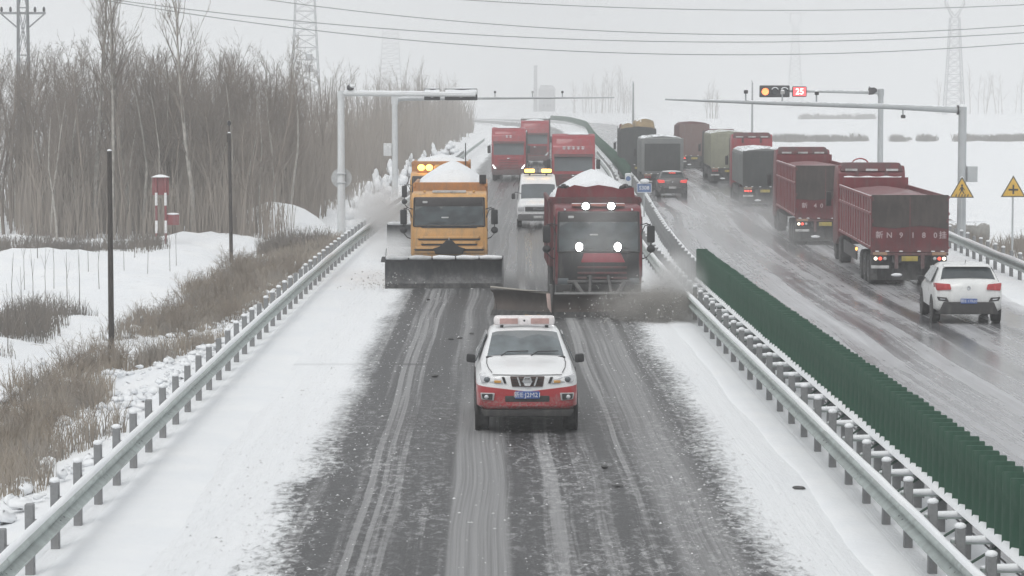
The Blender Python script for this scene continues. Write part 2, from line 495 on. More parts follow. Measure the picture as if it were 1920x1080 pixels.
def snow_bank(name, fa, fb, h, ys, m=SNOW, k=11, rough=0.5):
    """snow lying thicker along an edge; a real skin a few centimetres deep"""
    def zf(x, y):
        a, b = float(fa(y)), float(fb(y))
        u = (x - a) / max(1e-3, b - a)
        e = min(1.0, 1.25 * math.sin(max(0, min(1, u)) * math.pi) ** 1.5)
        return rise(y) + 0.006 + h * e * (1 - rough * 0.5 + rough * float(wob(x * 5, y * 2.3)))- (0.03 if u in (0, 1) else 0)
    return sheet(name, across(fa, fb, k), ys, zf, m)
w1 = lambda y: 0.28 * float(wob(3.0, y * 1.7))
ysn = list(np.arange(26, 130, 0.6)) + list(np.arange(130, 240, 3))
snow_bank('snow_shoulder', lambda y: XL(y) - .1, lambda y: XL(y) + 1.3 + w1(y), 0.05, ysn)
snow_bank('snow_verge', lambda y: XR(y) - .6 - .5 * w1(y + 40), lambda y: XR(y) + .05, 0.045, ysn)
snow_bank('median_strip', lambda y: XR(y) + .2, lambda y: XM(y) - .3, 0.10, ysn + list(np.arange(240, 560, 6)), k=8, rough=0.8)
snow_bank('snow_kerb', lambda y: XQ(y) - 1.5 + .8 * w1(y + 9), lambda y: XQ(y) + .35, 0.13, list(np.arange(30, 160, 0.7)) + list(np.arange(160, 330, 3)), rough=0.9)

# ------------------------------------------------------------------ galvanised guardrails
GALV = mat('galvanised_steel', (0.40, 0.45, 0.435), 0.42, 0.55, 0.18, 3.0, grime=0.35, grime_col=(0.22, 0.23, 0.22))
POSTM = mat('steel_post', (0.24, 0.245, 0.25), 0.6, 0.2, 0.15, 5.0, grime=0.3)
BOLT = mat('dark_bolt', (0.06, 0.06, 0.065), 0.6)
W_PROF = [(-0.01, 0.40), (0.06, 0.412), (0.095, 0.45), (0.095, 0.475), (0.0, 0.54), (0.0, 0.59), (0.095, 0.655), (0.095, 0.68), (0.06, 0.718), (-0.01, 0.73)]
def guardrail(name, fx, y0, y1, face, label, seg=4.0, post_step=2.0, snow=True, posts_to=1e9, detail_to=140):
    """W-beam barrier; face=+1 when the beam faces +x"""
    root = empty(name, (float(fx(y0)), y0, rz_(y0)), 0, label, 'guardrail', 'guardrails along the highway')
    def rel(x, y, z): return (x - root.location.x, y - root.location.y, z - root.location.z)
    n = int(round((y1 - y0) / seg))
    for i in range(n):
        a, b_ = y0 + i * seg, y0 + (i + 1) * seg + 0.02
        b = B(); rings = []
        for y in (a, (a + b_) / 2, b_):
            x = float(fx(y)); z = rz_(y); lift = 0.004 * (i % 2)
            out = [(x + face * (o + lift), y, h + z) for o, h in W_PROF]
            inn = [(x + face * (o + lift - 0.006), y, h + z) for o, h in W_PROF[::-1]]
            rings.append([rel(*p) for p in out + inn])
        b.loft(rings)
        bo = b.done('beam', GALV, root)
        if a < detail_to:
            k = B()
            for yy, hh in ((a + .12, .50), (a + .12, .63), (a + .42, .50), (a + .42, .63)):
                x = float(fx(yy)); k.ball(rel(x + face * .035, yy, hh + rz_(yy)), (.022, .022, .022), 6, 4)
            tag(k.done('bolts', BOLT, bo), kind='stuff')
        if snow and a < 230:
            s = B(); rings = []
            m = 8
            for q in range(m + 1):
                y = a + (b_ - a) * q / m; x = float(fx(y)); z = rz_(y)
                h = 0.035 + 0.03 * (0.5 + float(wob(x * 9, y * 3.1)))
                w = 0.05
                rings.append([rel(x + face * (0.02 + o), y, z + hh) for o, hh in ((-w, .725), (-w * .7, .725 + h * .8), (0, .725 + h), (w * .8, .72 + h * .6), (w, .705), (0, .705))])
            s.loft(rings).done('snow_cap', SNOW, root, 60)
    y = y0 + 1.0
    pm = B().box(-.057, .057, -.06, .06, -.5, .9, 0.012, 1).mesh('post')
    sm = B().box(-.07, .07, -.05, .05, .44, .70, 0.01, 1).mesh('spacer')
    cm = B().ball((0, 0, .915), (.075, .08, .045), 8, 5).mesh('post_snow', 60)
    while y < min(y1, posts_to):
        x = float(fx(y)); z = rz_(y)
        p = link('post', pm, POSTM, root, rel(x - face * .17, y, z))
        link('spacer', sm, POSTM, root, rel(x - face * .075, y, z))
        if snow and rnd.random() < .8: link('snow_cap', cm, SNOW, p)
        y += post_step
    return root
guardrail('guardrail', XL, 27, 335, +1, 'long steel guardrail with square posts along the left snowy shoulder', posts_to=260)
guardrail('guardrail', XR, 27, 335, -1, 'steel guardrail on our side of the median, beside the green screen', posts_to=260)
guardrail('guardrail', lambda y: XM(y) - .42, 27, 335, +1, 'steel guardrail behind the green screen, facing the opposite carriageway', posts_to=240)
guardrail('guardrail', XQ, 75, 195, -1, 'steel guardrail at the far right behind the white car and warning signs', posts_to=190)

# ------------------------------------------------------------------ green anti-glare screens on the median
GREEN = mat('green_plate', (0.024, 0.08, 0.05), 0.75, 0, 0.12, 1.2, grime=0.3, grime_col=(0.10, 0.14, 0.12))
GREEN_D = mat('green_frame', (0.03, 0.07, 0.05), 0.6)
XF = lambda y: (XR(y) + XM(y)) / 2 + .0
def screen(y0, y1, step, label, near):
    root = empty('anti_glare_screen', (float(XF(y0)), y0, rz_(y0)), 0, label, 'screen', 'green anti-glare screens')
    def rel(x, y, z): return (x - root.location.x, y - root.location.y, z - root.location.z)
    prof = [(-.17, .66), (.17, .66), (.17, 1.58), (.16, 1.595), (-.16, 1.60), (-.17, 1.585)]
    blade = B().prism(prof, 'y', -.012, .012, 0.004, 1).mesh('blade')
    if near:
        y = y0 + .2
        while y < y1:
            o = link('blade', blade, GREEN, root, rel(float(XF(y)), y, rz_(y) + rnd.uniform(-.012, .012)))
            o.rotation_euler = (rnd.uniform(-.012, .012), rnd.uniform(-.01, .01), rnd.uniform(-.02, .02))
            y += step
        br = B().box(-.62, .16, -.035, .035, .60, .655, .006, 1).mesh('bracket')
        sn = B().ball((-.25, 0, .66), (.40, .065, .045), 14, 5).mesh('bracket_snow', 60)
        st = B().box(-.06, .06, -.05, .05, -.4, .62, .01, 1).mesh('stand')
        di = B().tube([(-.42, 0, .34), (.0, 0, .60)], .018, 5).mesh('strut')
        y = y0 + .6
        while y < y1:
            p = rel(float(XF(y)), y, rz_(y))
            o = link('bracket', br, GALV, root, p); link('snow_cap', sn, SNOW, o)
            link('stand', st, POSTM, root, (p[0] - .05, p[1] + .15, p[2])); link('strut', di, GREEN_D, root, p)
            y += 2.0
        for dx, z in ((-.10, .70), (.10, .70)):
            pts = [rel(float(XF(y)) + dx, y, z + rz_(y)) for y in np.arange(y0, y1 + .1, 4.0)]
            B().tube(pts, .022, 6).done('rail', GREEN_D, root)
            for k in range(0, int((y1 - y0) / .5)):
                pass
        s = B(); rings = []
        for q, y in enumerate(np.arange(y0, y1, .25)):
            h = .03 + .05 * (q % 2) + .02 * rnd.random()
            x = float(XF(y))
            rings.append([rel(x + o, y, hh) for o, hh in ((-.21, .70), (-.15, .71 + h), (.0, .72 + h * .6), (.12, .70))])
        s.loft(rings).done('snow_cap', SNOW, root, 60)
    else:
        V, F = [], []
        prof2 = [(-.17, .66), (.17, .66), (.17, 1.6), (-.17, 1.6)]
        for y in np.arange(y0, y1, step):
            x = float(XF(y)); z = rz_(y); k = len(V)
            for dy in (-.012, .012):
                V += [rel(x + a, y + dy, h + z) for a, h in prof2]
            F += [(k, k + 1, k + 2, k + 3), (k + 7, k + 6, k + 5, k + 4), (k, k + 4, k + 5, k + 1), (k + 2, k + 6, k + 7, k + 3), (k + 1, k + 5, k + 6, k + 2), (k, k + 3, k + 7, k + 4)]
        tag(link('blades', arrmesh('blades', V, F), GREEN, root), kind='stuff')
        pts = [rel(float(XF(y)), y, .68 + rz_(y)) for y in np.arange(y0, y1 + .1, 8.0)]
        B().tube(pts, .03, 6).done('rail', GREEN_D, root)
    return root
screen(28, 80.5, .5, 'tall dark green slatted anti-glare screen running down the median at right', True)
screen(178, 560, 1.0, 'distant green anti-glare screen on the median behind the red trucks', False)
# ------------------------------------------------------------------ vehicle materials
GLASS = mat('windscreen_glass', (0.045, 0.055, 0.06), 0.12, 0, 0.25, 1.5, coat=0.3, grime=0.18, grime_col=(0.2, 0.21, 0.21))
def wiped_glass(name, col, dust, piv, rad, zs):
    m, t = newmat(name)
    co = t.coord(); p = t.sep(co)
    n = t.noise(co, 5.0, 5, 0.65)
    best = None
    for px_, pz_ in piv:
        dx = t.math('SUBTRACT', p[0], px_); dz = t.math('MULTIPLY', t.math('SUBTRACT', p[2], pz_), zs)
        d = t.math('SQRT', t.math('ADD', t.math('MULTIPLY', dx, dx), t.math('MULTIPLY', dz, dz)))
        best = d if best is None else t.math('MINIMUM', best, d)
    clean = t.ramp(t.math('ADD', best, t.math('MULTIPLY', t.math('SUBTRACT', n, 0.5), 0.10)), rad + .04, rad - .04)
    inside = t.mix(t.ramp(t.noise(t.xyz(t.math('MULTIPLY', p[0], 1.6), 0.0, t.math('MULTIPLY', p[2], 2.6)), 1.3, 3, .5), .35, .65), c4(col), c4(tuple(v * 2.1 for v in col)))
    t.link(t.mix(t.math('MULTIPLY', t.math('SUBTRACT', 1.0, clean), t.ramp(n, .25, .7, .35, .95)), inside, c4(dust)), t.bsdf.inputs['Base Color'])
    t.link(t.mixf(clean, 0.4, 0.06), t.bsdf.inputs['Roughness'])
    t.bsdf.inputs['Coat Weight'].default_value = 0.3
    return m
GLASS_T = wiped_glass('wiped_truck_glass', (0.028, 0.036, 0.040), (0.13, 0.135, 0.135), ((-.62, 1.85), (.12, 1.85), (.75, 1.85)), .74, 1.0)
GLASS_W = wiped_glass('wiped_pickup_glass', (0.075, 0.088, 0.094), (0.19, 0.20, 0.205), ((-.42, 1.27), (.25, 1.27)), .55, 1.5)
GLASS_P = mat('grey_glass', (0.10, 0.115, 0.125), 0.15, 0, 0.15, 1.2, coat=0.4)
BLACK = mat('black_plastic', (0.018, 0.018, 0.02), 0.55, grime=0.2, film=(.8, .28, (0.15, 0.145, 0.14)))
RUBBER = mat('tyre_rubber', (0.022, 0.022, 0.023), 0.8, grime=0.45, grime_col=(0.12, 0.12, 0.12), film=(.0, .5, (0.15, 0.15, 0.15)))
RIM = mat('wheel_rim', (0.25, 0.25, 0.26), 0.45, 0.5, grime=0.4)
CHASSIS = mat('chassis', (0.035, 0.035, 0.038), 0.7, grime=0.4, film=(.9, .6, (0.17, 0.168, 0.165)))
CHROME = mat('chrome', (0.6, 0.61, 0.62), 0.2, 0.9)
LENS = mat('lamp_lens', (0.55, 0.56, 0.58), 0.15, 0.2, coat=0.5)
ORANGE = mat('orange_lens', (0.6, 0.32, 0.08), 0.3)
RED_LENS = mat('red_lens', (0.42, 0.03, 0.035), 0.25, coat=0.5)
YELLOW = mat('orange_yellow_paint', (0.60, 0.33, 0.115), 0.42, 0, 0.1, 2.0, grime=0.32, grime_col=(0.24, 0.19, 0.14), coat=0.2, film=(.95, .75))
ORANGE_P = mat('orange_paint', (0.46, 0.20, 0.06), 0.5, 0, 0.12, 2.0, grime=0.45, grime_col=(0.20, 0.15, 0.11), film=(1.5, .6))
MAROON = mat('maroon_paint', (0.15, 0.011, 0.018), 0.45, 0, 0.15, 2.0, grime=0.35, grime_col=(0.13, 0.09, 0.09), coat=0.2, film=(1.1, .6, (0.20, 0.17, 0.17)))
MAROON_D = mat('dirty_maroon', (0.12, 0.016, 0.02), 0.6, 0, 0.2, 2.0, grime=0.6, grime_col=(0.07, 0.06, 0.06), film=(1.0, .7, (0.16, 0.14, 0.14)))
REDP = mat('red_truck_paint', (0.30, 0.018, 0.03), 0.4, 0, 0.1, 2.0, grime=0.3, grime_col=(0.22, 0.13, 0.13), coat=0.3, film=(1.1, .6, (0.24, 0.2, 0.2)))
REDRIB = mat('red_rib', (0.22, 0.045, 0.052), 0.55, 0, 0.1, 3.0, grime=0.4, grime_col=(0.3, 0.22, 0.22), snow=0.25)
WHITE = mat('white_paint', (0.78, 0.79, 0.80), 0.3, 0, 0.03, 2.0, grime=0.1, grime_col=(0.5, 0.5, 0.49), coat=0.4, film=(.6, .6, (0.32, 0.31, 0.30)))
STEEL = mat('plough_steel', (0.05, 0.053, 0.058), 0.5, 0.4, 0.3, 1.2, grime=0.5, grime_col=(0.12, 0.118, 0.115), film=(.15, .75, (0.30, 0.30, 0.30)))
STEEL_B = mat('plough_brown_steel', (0.075, 0.06, 0.053), 0.6, 0.2, 0.25, 1.5, grime=0.4, grime_col=(0.11, 0.095, 0.09))
TARP_G = mat('grey_tarp', (0.17, 0.18, 0.178), 0.75, 0, 0.12, 1.2, grime=0.3, snow=0.6, bump=0.15)
TARP_D = mat('dark_tarp', (0.04, 0.044, 0.044), 0.75, 0, 0.2, 1.0, grime=0.3, grime_col=(0.085, 0.085, 0.082), bump=0.2)
TARP_Y = mat('yellow_green_tarp', (0.24, 0.24, 0.175), 0.75, 0, 0.12, 1.2, grime=0.3, snow=0.55, bump=0.15)
TARP_B = mat('brown_tarp', (0.30, 0.22, 0.12), 0.8, 0, 0.2, 1.2, grime=0.3, snow=0.35, bump=0.2)
DIRTY_W = mat('dirty_white', (0.5, 0.5, 0.5), 0.6, grime=0.4)
PLATE_B = mat('blue_plate', (0.06, 0.12, 0.34), 0.4)
PLATE_Y = mat('yellow_plate', (0.38, 0.30, 0.06), 0.5, grime=0.3)
TXT_W = mat('white_lettering', (0.72, 0.72, 0.74), 0.5)
TXT_F = mat('faded_lettering', (0.45, 0.36, 0.37), 0.6, grime=0.4)
HEAD = emit('headlamp_light', (1.0, 1.0, 0.96), 40.0)
HEADS = emit('running_light', (1.0, 0.99, 0.95), 3.2)
AMBER = emit('amber_beacon', (1.0, 0.55, 0.10), 5.0)
TAIL = emit('tail_light', (1.0, 0.08, 0.05), 2.2)
TAILO = emit('marker_light', (1.0, 0.45, 0.12), 3.0)
TAILW = emit('white_marker', (1.0, 0.86, 0.66), 3.5)

_wh = {}
def wheel(parent, x, y, r, w, name='wheel'):
    k = (r, w)
    if k not in _wh:
        ty = B().lathe([(-w / 2, r * .55), (-w / 2, r * .9), (-w / 2 + .03, r * .98), (-w * .2, r), (w * .2, r), (w / 2 - .03, r * .98), (w / 2, r * .9), (w / 2, r * .55)], 'x', (0, 0, 0), 24).mesh('wheel')
        ri = B().lathe([(-w / 2 - .004, .02), (-w / 2 + .02, r * .3), (-w / 2 - .004, r * .54), (w / 2 + .004, r * .54), (w / 2 - .02, r * .3), (w / 2 + .004, .02)], 'x', (0, 0, 0), 18).mesh('rim')
        _wh[k] = (ty, ri)
    a = link(name, _wh[k][0], RUBBER, parent, (x, y, r))
    link('rim', _wh[k][1], RIM, a)
    return a

def shell(stations):
    """closed car body; station = (y, z bottom, z shoulder, z top, half width bottom, shoulder, top)"""
    rings = []
    for y, zb, zs, zt, wb, ws, wt in stations:
        half = [(0, zb), (wb * .88, zb), (wb * .99, zb + .07), (max(wb, ws), zb * .45 + zs * .55), (ws * .995, zs - .05), (ws * .965, zs),
                (wt + (ws - wt) * .35, zs + (zt - zs) * .62), (wt, zt - .055), (wt - .09, zt - .006), (0, zt + .012)]
        ring = [(x, y, z) for x, z in half] + [(-x, y, z) for x, z in half[-2:0:-1]]
        rings.append(ring)
    b = B(); b.loft(rings)
    return b

def screen_glass(name, m, parent, ya, za, wa, yb, zb, wb, lift=.014):
    def f(u, v):
        s = u * 2 - 1; w = wa + (wb - wa) * v
        return (s * (w - .05), ya + (yb - ya) * v - .004, za + (zb - za) * v + .012 + lift - .022 * s * s - .02 * max(0, abs(s) - .85) / .15)
    b = B(); b.grid(f, 16, 6)
    bmesh.ops.solidify(b.bm, geom=b.bm.faces[:], thickness=.01)
    return b.done(name, m, parent, 60)

def patch(b, quad, off, th=0.012, inset=(0, 0)):
    """thin pane on a quad given as bottom-left, bottom-right, top-right, top-left, standing proud of it"""
    q = [Vector(p) for p in quad]
    n = (q[1] - q[0]).cross(q[3] - q[0]).normalized()
    o = [p + n * off for p in q]; i = [p + n * (off - th) for p in q]
    b.hexa([o[0], o[1], i[1], i[0], o[3], o[2], i[2], i[3]])
    return b

def mirror_arm(root, x, s, y, z0, z1, size=(.11, .09, .24)):
    m = B().box(x - size[0], x + size[0], y - size[1], y + size[1], z0, z1, .045).done('mirror', BLACK, root)
    B().tube([(x - s * .38, y + .25, z1 - .02), (x - s * .12, y + .05, z1 + .06), (x, y, z1 - .01)], .018, 6).done('mirror_arm', BLACK, m)
    return m

# ------------------------------------------------------------------ white and red pickup leading the convoy
def two_tone():
    m, t = newmat('white_over_red_paint')
    p = t.sep(t.coord())
    n = t.noise(t.coord(), 3.0, 4)
    edge = t.math('SUBTRACT', p[2], t.math('SUBTRACT', 0.89, t.math('MULTIPLY', t.math('SUBTRACT', 0.9, t.math('ABSOLUTE', p[0]), clamp=True), 0.12)))
    f = t.ramp(edge, -0.008, 0.008)
    red = t.mix(n, (0.34, 0.022, 0.03, 1), (0.44, 0.04, 0.045, 1))
    wh = t.mix(n, (0.77, 0.78, 0.79, 1), (0.82, 0.825, 0.83, 1))
    spl = t.math('MULTIPLY', t.ramp(t.math('ADD', t.math('SUBTRACT', 0.78, p[2]), t.math('MULTIPLY', t.math('SUBTRACT', t.noise(t.coord(), 4.0, 6, 0.7), 0.5), 0.9)), 0.0, 0.34), t.ramp(t.noise(t.coord(), 26.0, 4, 0.7), 0.38, 0.62))
    t.link(t.mix(t.math('MULTIPLY', spl, 0.7), t.mix(f, red, wh), (0.30, 0.285, 0.275, 1)), t.bsdf.inputs['Base Color'])
    t.bsdf.inputs['Roughness'].default_value = 0.3
    t.bsdf.inputs['Coat Weight'].default_value = 0.4
    return m
def pickup():
    X, Y = 0.70, 48.3
    r = empty('pickup_truck', (X, Y, 0), math.radians(0.6), 'white and red pickup with roof light bar leading the snow ploughs', 'pickup')
    st = [(0.00, .52, .98, 1.05, .70, .70, .58), (.05, .47, 1.00, 1.09, .82, .80, .66), (.16, .45, 1.02, 1.12, .885, .87, .72), (.42, .44, 1.05, 1.17, .91, .90, .76),
          (.9, .44, 1.08, 1.22, .915, .905, .77), (1.22, .44, 1.10, 1.26, .915, .905, .77), (1.30, .44, 1.10, 1.29, .915, .905, .76), (2.05, .44, 1.12, 1.70, .915, .90, .645), (2.3, .44, 1.12, 1.745, .915, .90, .64),
          (3.2, .44, 1.12, 1.74, .915, .90, .63), (3.62, .44, 1.12, 1.66, .915, .90, .62), (3.72, .44, 1.12, 1.2, .915, .90, .8), (5.1, .5, 1.12, 1.18, .90, .89, .8), (5.2, .55, 1.08, 1.12, .85, .84, .76)]
    paint = two_tone()
    shell(st).done('body', paint, r, 42)
    ws = screen_glass('windscreen', GLASS_W, r, 1.325, 1.304, .756, 2.02, 1.684, .65)
    B().box(-.06, .06, 1.98, 2.02, 1.60, 1.66, .01).done('rear_view_mirror', BLACK, ws)
    B().hexa([(-.73, 1.27, 1.255), (.73, 1.27, 1.255), (.73, 1.33, 1.275), (-.73, 1.33, 1.275), (-.72, 1.275, 1.275), (.72, 1.275, 1.275), (.72, 1.33, 1.30), (-.72, 1.33, 1.30)], .008, 1).done('wiper_cowl', BLACK, r)
    for s in (-1, 1):
        b = B(); q = [(s * .90, 1.75, 1.16), (s * .90, 3.1, 1.16), (s * .70, 3.05, 1.63), (s * .70, 2.12, 1.63)]
        patch(b, q if s > 0 else [q[1], q[0], q[3], q[2]], .02, .02)
        b.done('side_window', GLASS, r)
        h = B(); h.hexa([(s * .43, -.03, .92), (s * .82, .01, .945), (s * .84, .25, .95), (s * .45, .2, .93), (s * .47, -.025, 1.00), (s * .855, .06, 1.09), (s * .86, .3, 1.085), (s * .5, .25, 1.02)], .018)
        hl = h.done('headlight', LENS, r)
        B().ball((s * .72, .0, 1.0), (.055, .03, .05), 12, 8).done('projector', GLASS_P, hl)
        B().box(s * .53 - .06, s * .53 + .06, -.035, .1, .94, .985, .01).done('indicator', ORANGE, hl)
        B().hexa([(s * .37, -.035, .93), (s * .415, -.035, .93), (s * .415, .1, .93), (s * .37, .1, .93), (s * .41, -.03, 1.045), (s * .46, -.03, 1.045), (s * .46, .1, 1.045), (s * .41, .1, 1.045)], .008, 1).done('vent', BLACK, r)
        f = B().hexa([(s * .60, -.03, .62), (s * .82, .0, .64), (s * .82, .15, .64), (s * .60, .1, .62), (s * .58, -.035, .76), (s * .84, .0, .76), (s * .84, .15, .76), (s * .58, .1, .76)], .02).done('fog_light_surround', DIRTY_W, r)
        B().hexa([(s * .625, -.045, .635), (s * .80, -.018, .655), (s * .80, .1, .655), (s * .625, .1, .635), (s * .615, -.05, .745), (s * .815, -.018, .745), (s * .815, .1, .745), (s * .615, .1, .745)], .015).done('fog_light_recess', BLACK, f)
        B().ball((s * .73, -.035, .69), (.04, .025, .04), 12, 8).done('fog_lamp', LENS, f)
        m = B().hexa([(s * .91, 1.46, 1.15), (s * 1.09, 1.46, 1.17), (s * 1.09, 1.6, 1.17), (s * .91, 1.6, 1.15), (s * .91, 1.45, 1.31), (s * 1.08, 1.45, 1.33), (s * 1.08, 1.6, 1.33), (s * .91, 1.6, 1.31)], .045).done('mirror', BLACK, r)
        for yy in (.92, 4.0):
            B().lathe([(-.02, .1), (-.02, .45), (.02, .45), (.02, .1)], 'x', (s * .905, yy, .40), 22).done('wheel_arch', BLACK, r)
            wheel(r, s * .80, yy, .385, .26)
        B().box(s * .9 - .03, s * .9 + .03, 1.5, 3.4, .38, .44, .02).done('side_step', BLACK, r)
    gr = B().hexa([(-.275, -.03, .87), (.275, -.03, .87), (.275, .06, .87), (-.275, .06, .87), (-.31, -.02, 1.06), (.31, -.02, 1.06), (.31, .08, 1.05), (-.31, .08, 1.05)], .02).done('grille', mat('grille_brown', (0.06, 0.035, 0.03), 0.5), r)
    for z in (.915, .96, 1.005):
        B().box(-.27, .27, -.036, .0, z - .007, z + .007).done('grille_bar', BLACK, gr)
    bd = B(); bd.lathe([(-.05, .062), (-.055, .085), (-.04, .098), (.0, .098)], 'y', (0, 0, .965), 6)
    bd = bd.done('emblem', CHROME, gr); B().box(-.085, .085, -.065, -.05, .95, .98, .004, 1).done('emblem_bar', CHROME, bd)
    for s in (-1, 1):
        B().hexa([(s * .11, -.042, .885), (s * .14, -.042, .885), (s * .14, .0, .885), (s * .11, .0, .885), (s * .16, -.036, 1.045), (s * .19, -.036, 1.045), (s * .19, .0, 1.045), (s * .16, .0, 1.045)]).done('chrome_trim', CHROME, gr)
    B().box(-.40, .40, -.014, .06, .595, .71, .025).done('bumper_intake', BLACK, r)
    pl = B().box(-.22, .22, -.04, -.016, .655, .79, .008, 1).done('licence_plate', PLATE_B, r)
    text('新E·J2M21', .115, (0, -.043, .722), FACE, TXT_W, pl, 'plate_lettering', .002)
    B().hexa([(-.78, .04, .33), (.78, .04, .33), (.78, .5, .28), (-.78, .5, .28), (-.84, .03, .455), (.84, .03, .455), (.84, .5, .46), (-.84, .5, .46)], .03).done('skid_shade', BLACK, r)  # black lower part, also added to darken the shade under the bumper
    B().box(-.7, .7, .5, 4.9, .30, .5, .03).done('chassis', CHASSIS, r)
    lb = B().box(-.57, .57, 2.25, 2.56, 1.775, 1.955, .07, 3).done('light_bar', mat('light_bar_lens', (0.72, 0.68, 0.68), 0.25, coat=0.5), r)
    for s in (-1, 1):
        B().box(s * .29 - .17, s * .29 + .17, 2.235, 2.26, 1.81, 1.915, .02).done('light_panel', mat('dull_red_panel', (0.42, 0.27, 0.25), 0.5), lb)
        B().box(s * .42 - .03, s * .42 + .03, 2.26, 2.5, 1.735, 1.78, .01).done('foot', BLACK, lb)
    B().ball((0, 2.245, 1.87), (.02, .012, .02), 8, 6).done('badge', BLACK, lb)
    B().tube([(-.5, 3.3, 1.74), (-.5, 3.5, 2.1)], .006, 5).done('antenna', BLACK, r)
    for x0, x1 in ((-.45, .05), (.1, .6)):
        B().tube([(x0, 1.29, 1.305), (x0 + .12, 1.36, 1.375), (x1, 1.38, 1.385)], .009, 5).done('wiper', BLACK, r)
    for s in (-1, 1):
        B().tube([(s * .63, .10, 1.118), (s * .69, .45, 1.168), (s * .72, .9, 1.215), (s * .71, 1.22, 1.255)], .007, 5).done('bonnet_seam', CHASSIS, r)
        B().tube([(s * .916, 1.48, .5), (s * .918, 1.48, 1.08)], .006, 5).done('door_seam', CHASSIS, r)
    B().tube([(-.62, .03, 1.082), (0, .0, 1.075), (.62, .03, 1.082)], .007, 5).done('bonnet_seam', CHASSIS, r)
pickup()

# ------------------------------------------------------------------ snow plough trucks
def heap(b, x0, x1, y0, y1, z, h, lump=.12, ridge=.0, nu=24, nv=24, pw=.85):
    def f(u, v):
        x = x0 + (x1 - x0) * u; y = y0 + (y1 - y0) * v
        d = max(abs(u - .5 - ridge) * 2 / (1 + abs(ridge)), abs(v - .45) * 1.85)
        rr = math.hypot((u - .5 - ridge) * 2, (v - .45) * 1.5)
        k = max(0, 1 - rr * .95)
        e = 0 if min(u, v, 1 - u, 1 - v) < 1e-6 else 1
        return (x, y, z - .12 * (1 - e) + e * (h * (k ** pw) * (1 - .12 * k * k) + .05 + lump * (float(wob(x * 3 + z, y * 3)) + .4) * (.4 + k) + .03 * float(wob(x * 11, y * 9 + z))))
    b.grid(f, nu, nv)
    return b

def plough_blade(root, x0, x1, y0, y1, h, mt, name='plough_blade', ridge=True, snowtop=True):
    """curved mouldboard between (x0,y0) and (x1,y1), hollow side forward"""
    prof = [(.0, .0), (.10, .13), (.20, h * .36), (.215, h * .6), (.13, h * .85), (-.05, h)]
    d = Vector((x1 - x0, y1 - y0, 0)).normalized(); n = Vector((d.y, -d.x, 0))
    b = B(); rings = []
    for q in range(9):
        t = q / 8
        p = Vector((x0, y0, 0)).lerp(Vector((x1, y1, 0)), t)
        front = [p + n * (-o) + Vector((0, 0, z)) for o, z in [(a, c) for a, c in prof]]
        back = [p + n * (-o - .05) + Vector((0, 0, z)) for o, z in prof[::-1]]
        rings.append(front + back)
    o = b.loft(rings).done(name, mt, root, 40)
    L = (Vector((x1, y1, 0)) - Vector((x0, y0, 0))).length
    for q in range(6):
        t = (q + .5) / 6; p = Vector((x0, y0, 0)).lerp(Vector((x1, y1, 0)), t) - n * .27
        B().prism([(0, .05), (.25, .15), (.2, h * .8), (0, h * .95)], 'x', -.02, .02).done('rib', mt, o).matrix_local = Matrix.Translation(p) @ Matrix.Rotation(math.atan2(d.y, d.x), 4, 'Z')
    ce = B().hexa([tuple(Vector((x0, y0, .0)) + n * .02), tuple(Vector((x1, y1, .0)) + n * .02), tuple(Vector((x1, y1, .0)) - n * .02), tuple(Vector((x0, y0, .0)) - n * .02),
              tuple(Vector((x0, y0, .15)) - n * .08), tuple(Vector((x1, y1, .15)) - n * .08), tuple(Vector((x1, y1, .15)) - n * .13), tuple(Vector((x0, y0, .15)) - n * .13)]).done('cutting_edge', RUBBER, o)
    if snowtop:
        segs = 5
        for q in range(segs):
            a, c = (q + .03) / segs, (q + .97) / segs
            pa = Vector((x0, y0, h)).lerp(Vector((x1, y1, h)), a) + n * .02; pb = Vector((x0, y0, h)).lerp(Vector((x1, y1, h)), c) + n * .02
            b = B(); b.tube([pa, pa.lerp(pb, .3) + Vector((0, 0, .015)), pa.lerp(pb, .7), pb], [.05, .075, .07, .05], 8).done('snow_cap', mat('greyish_snow', (0.55, 0.56, 0.57), 0.8) if q < 2 else SNOW_LOAD, o, 60)
    return o

def mirror_x(pts): return [(-x, y, z) for x, y, z in pts]

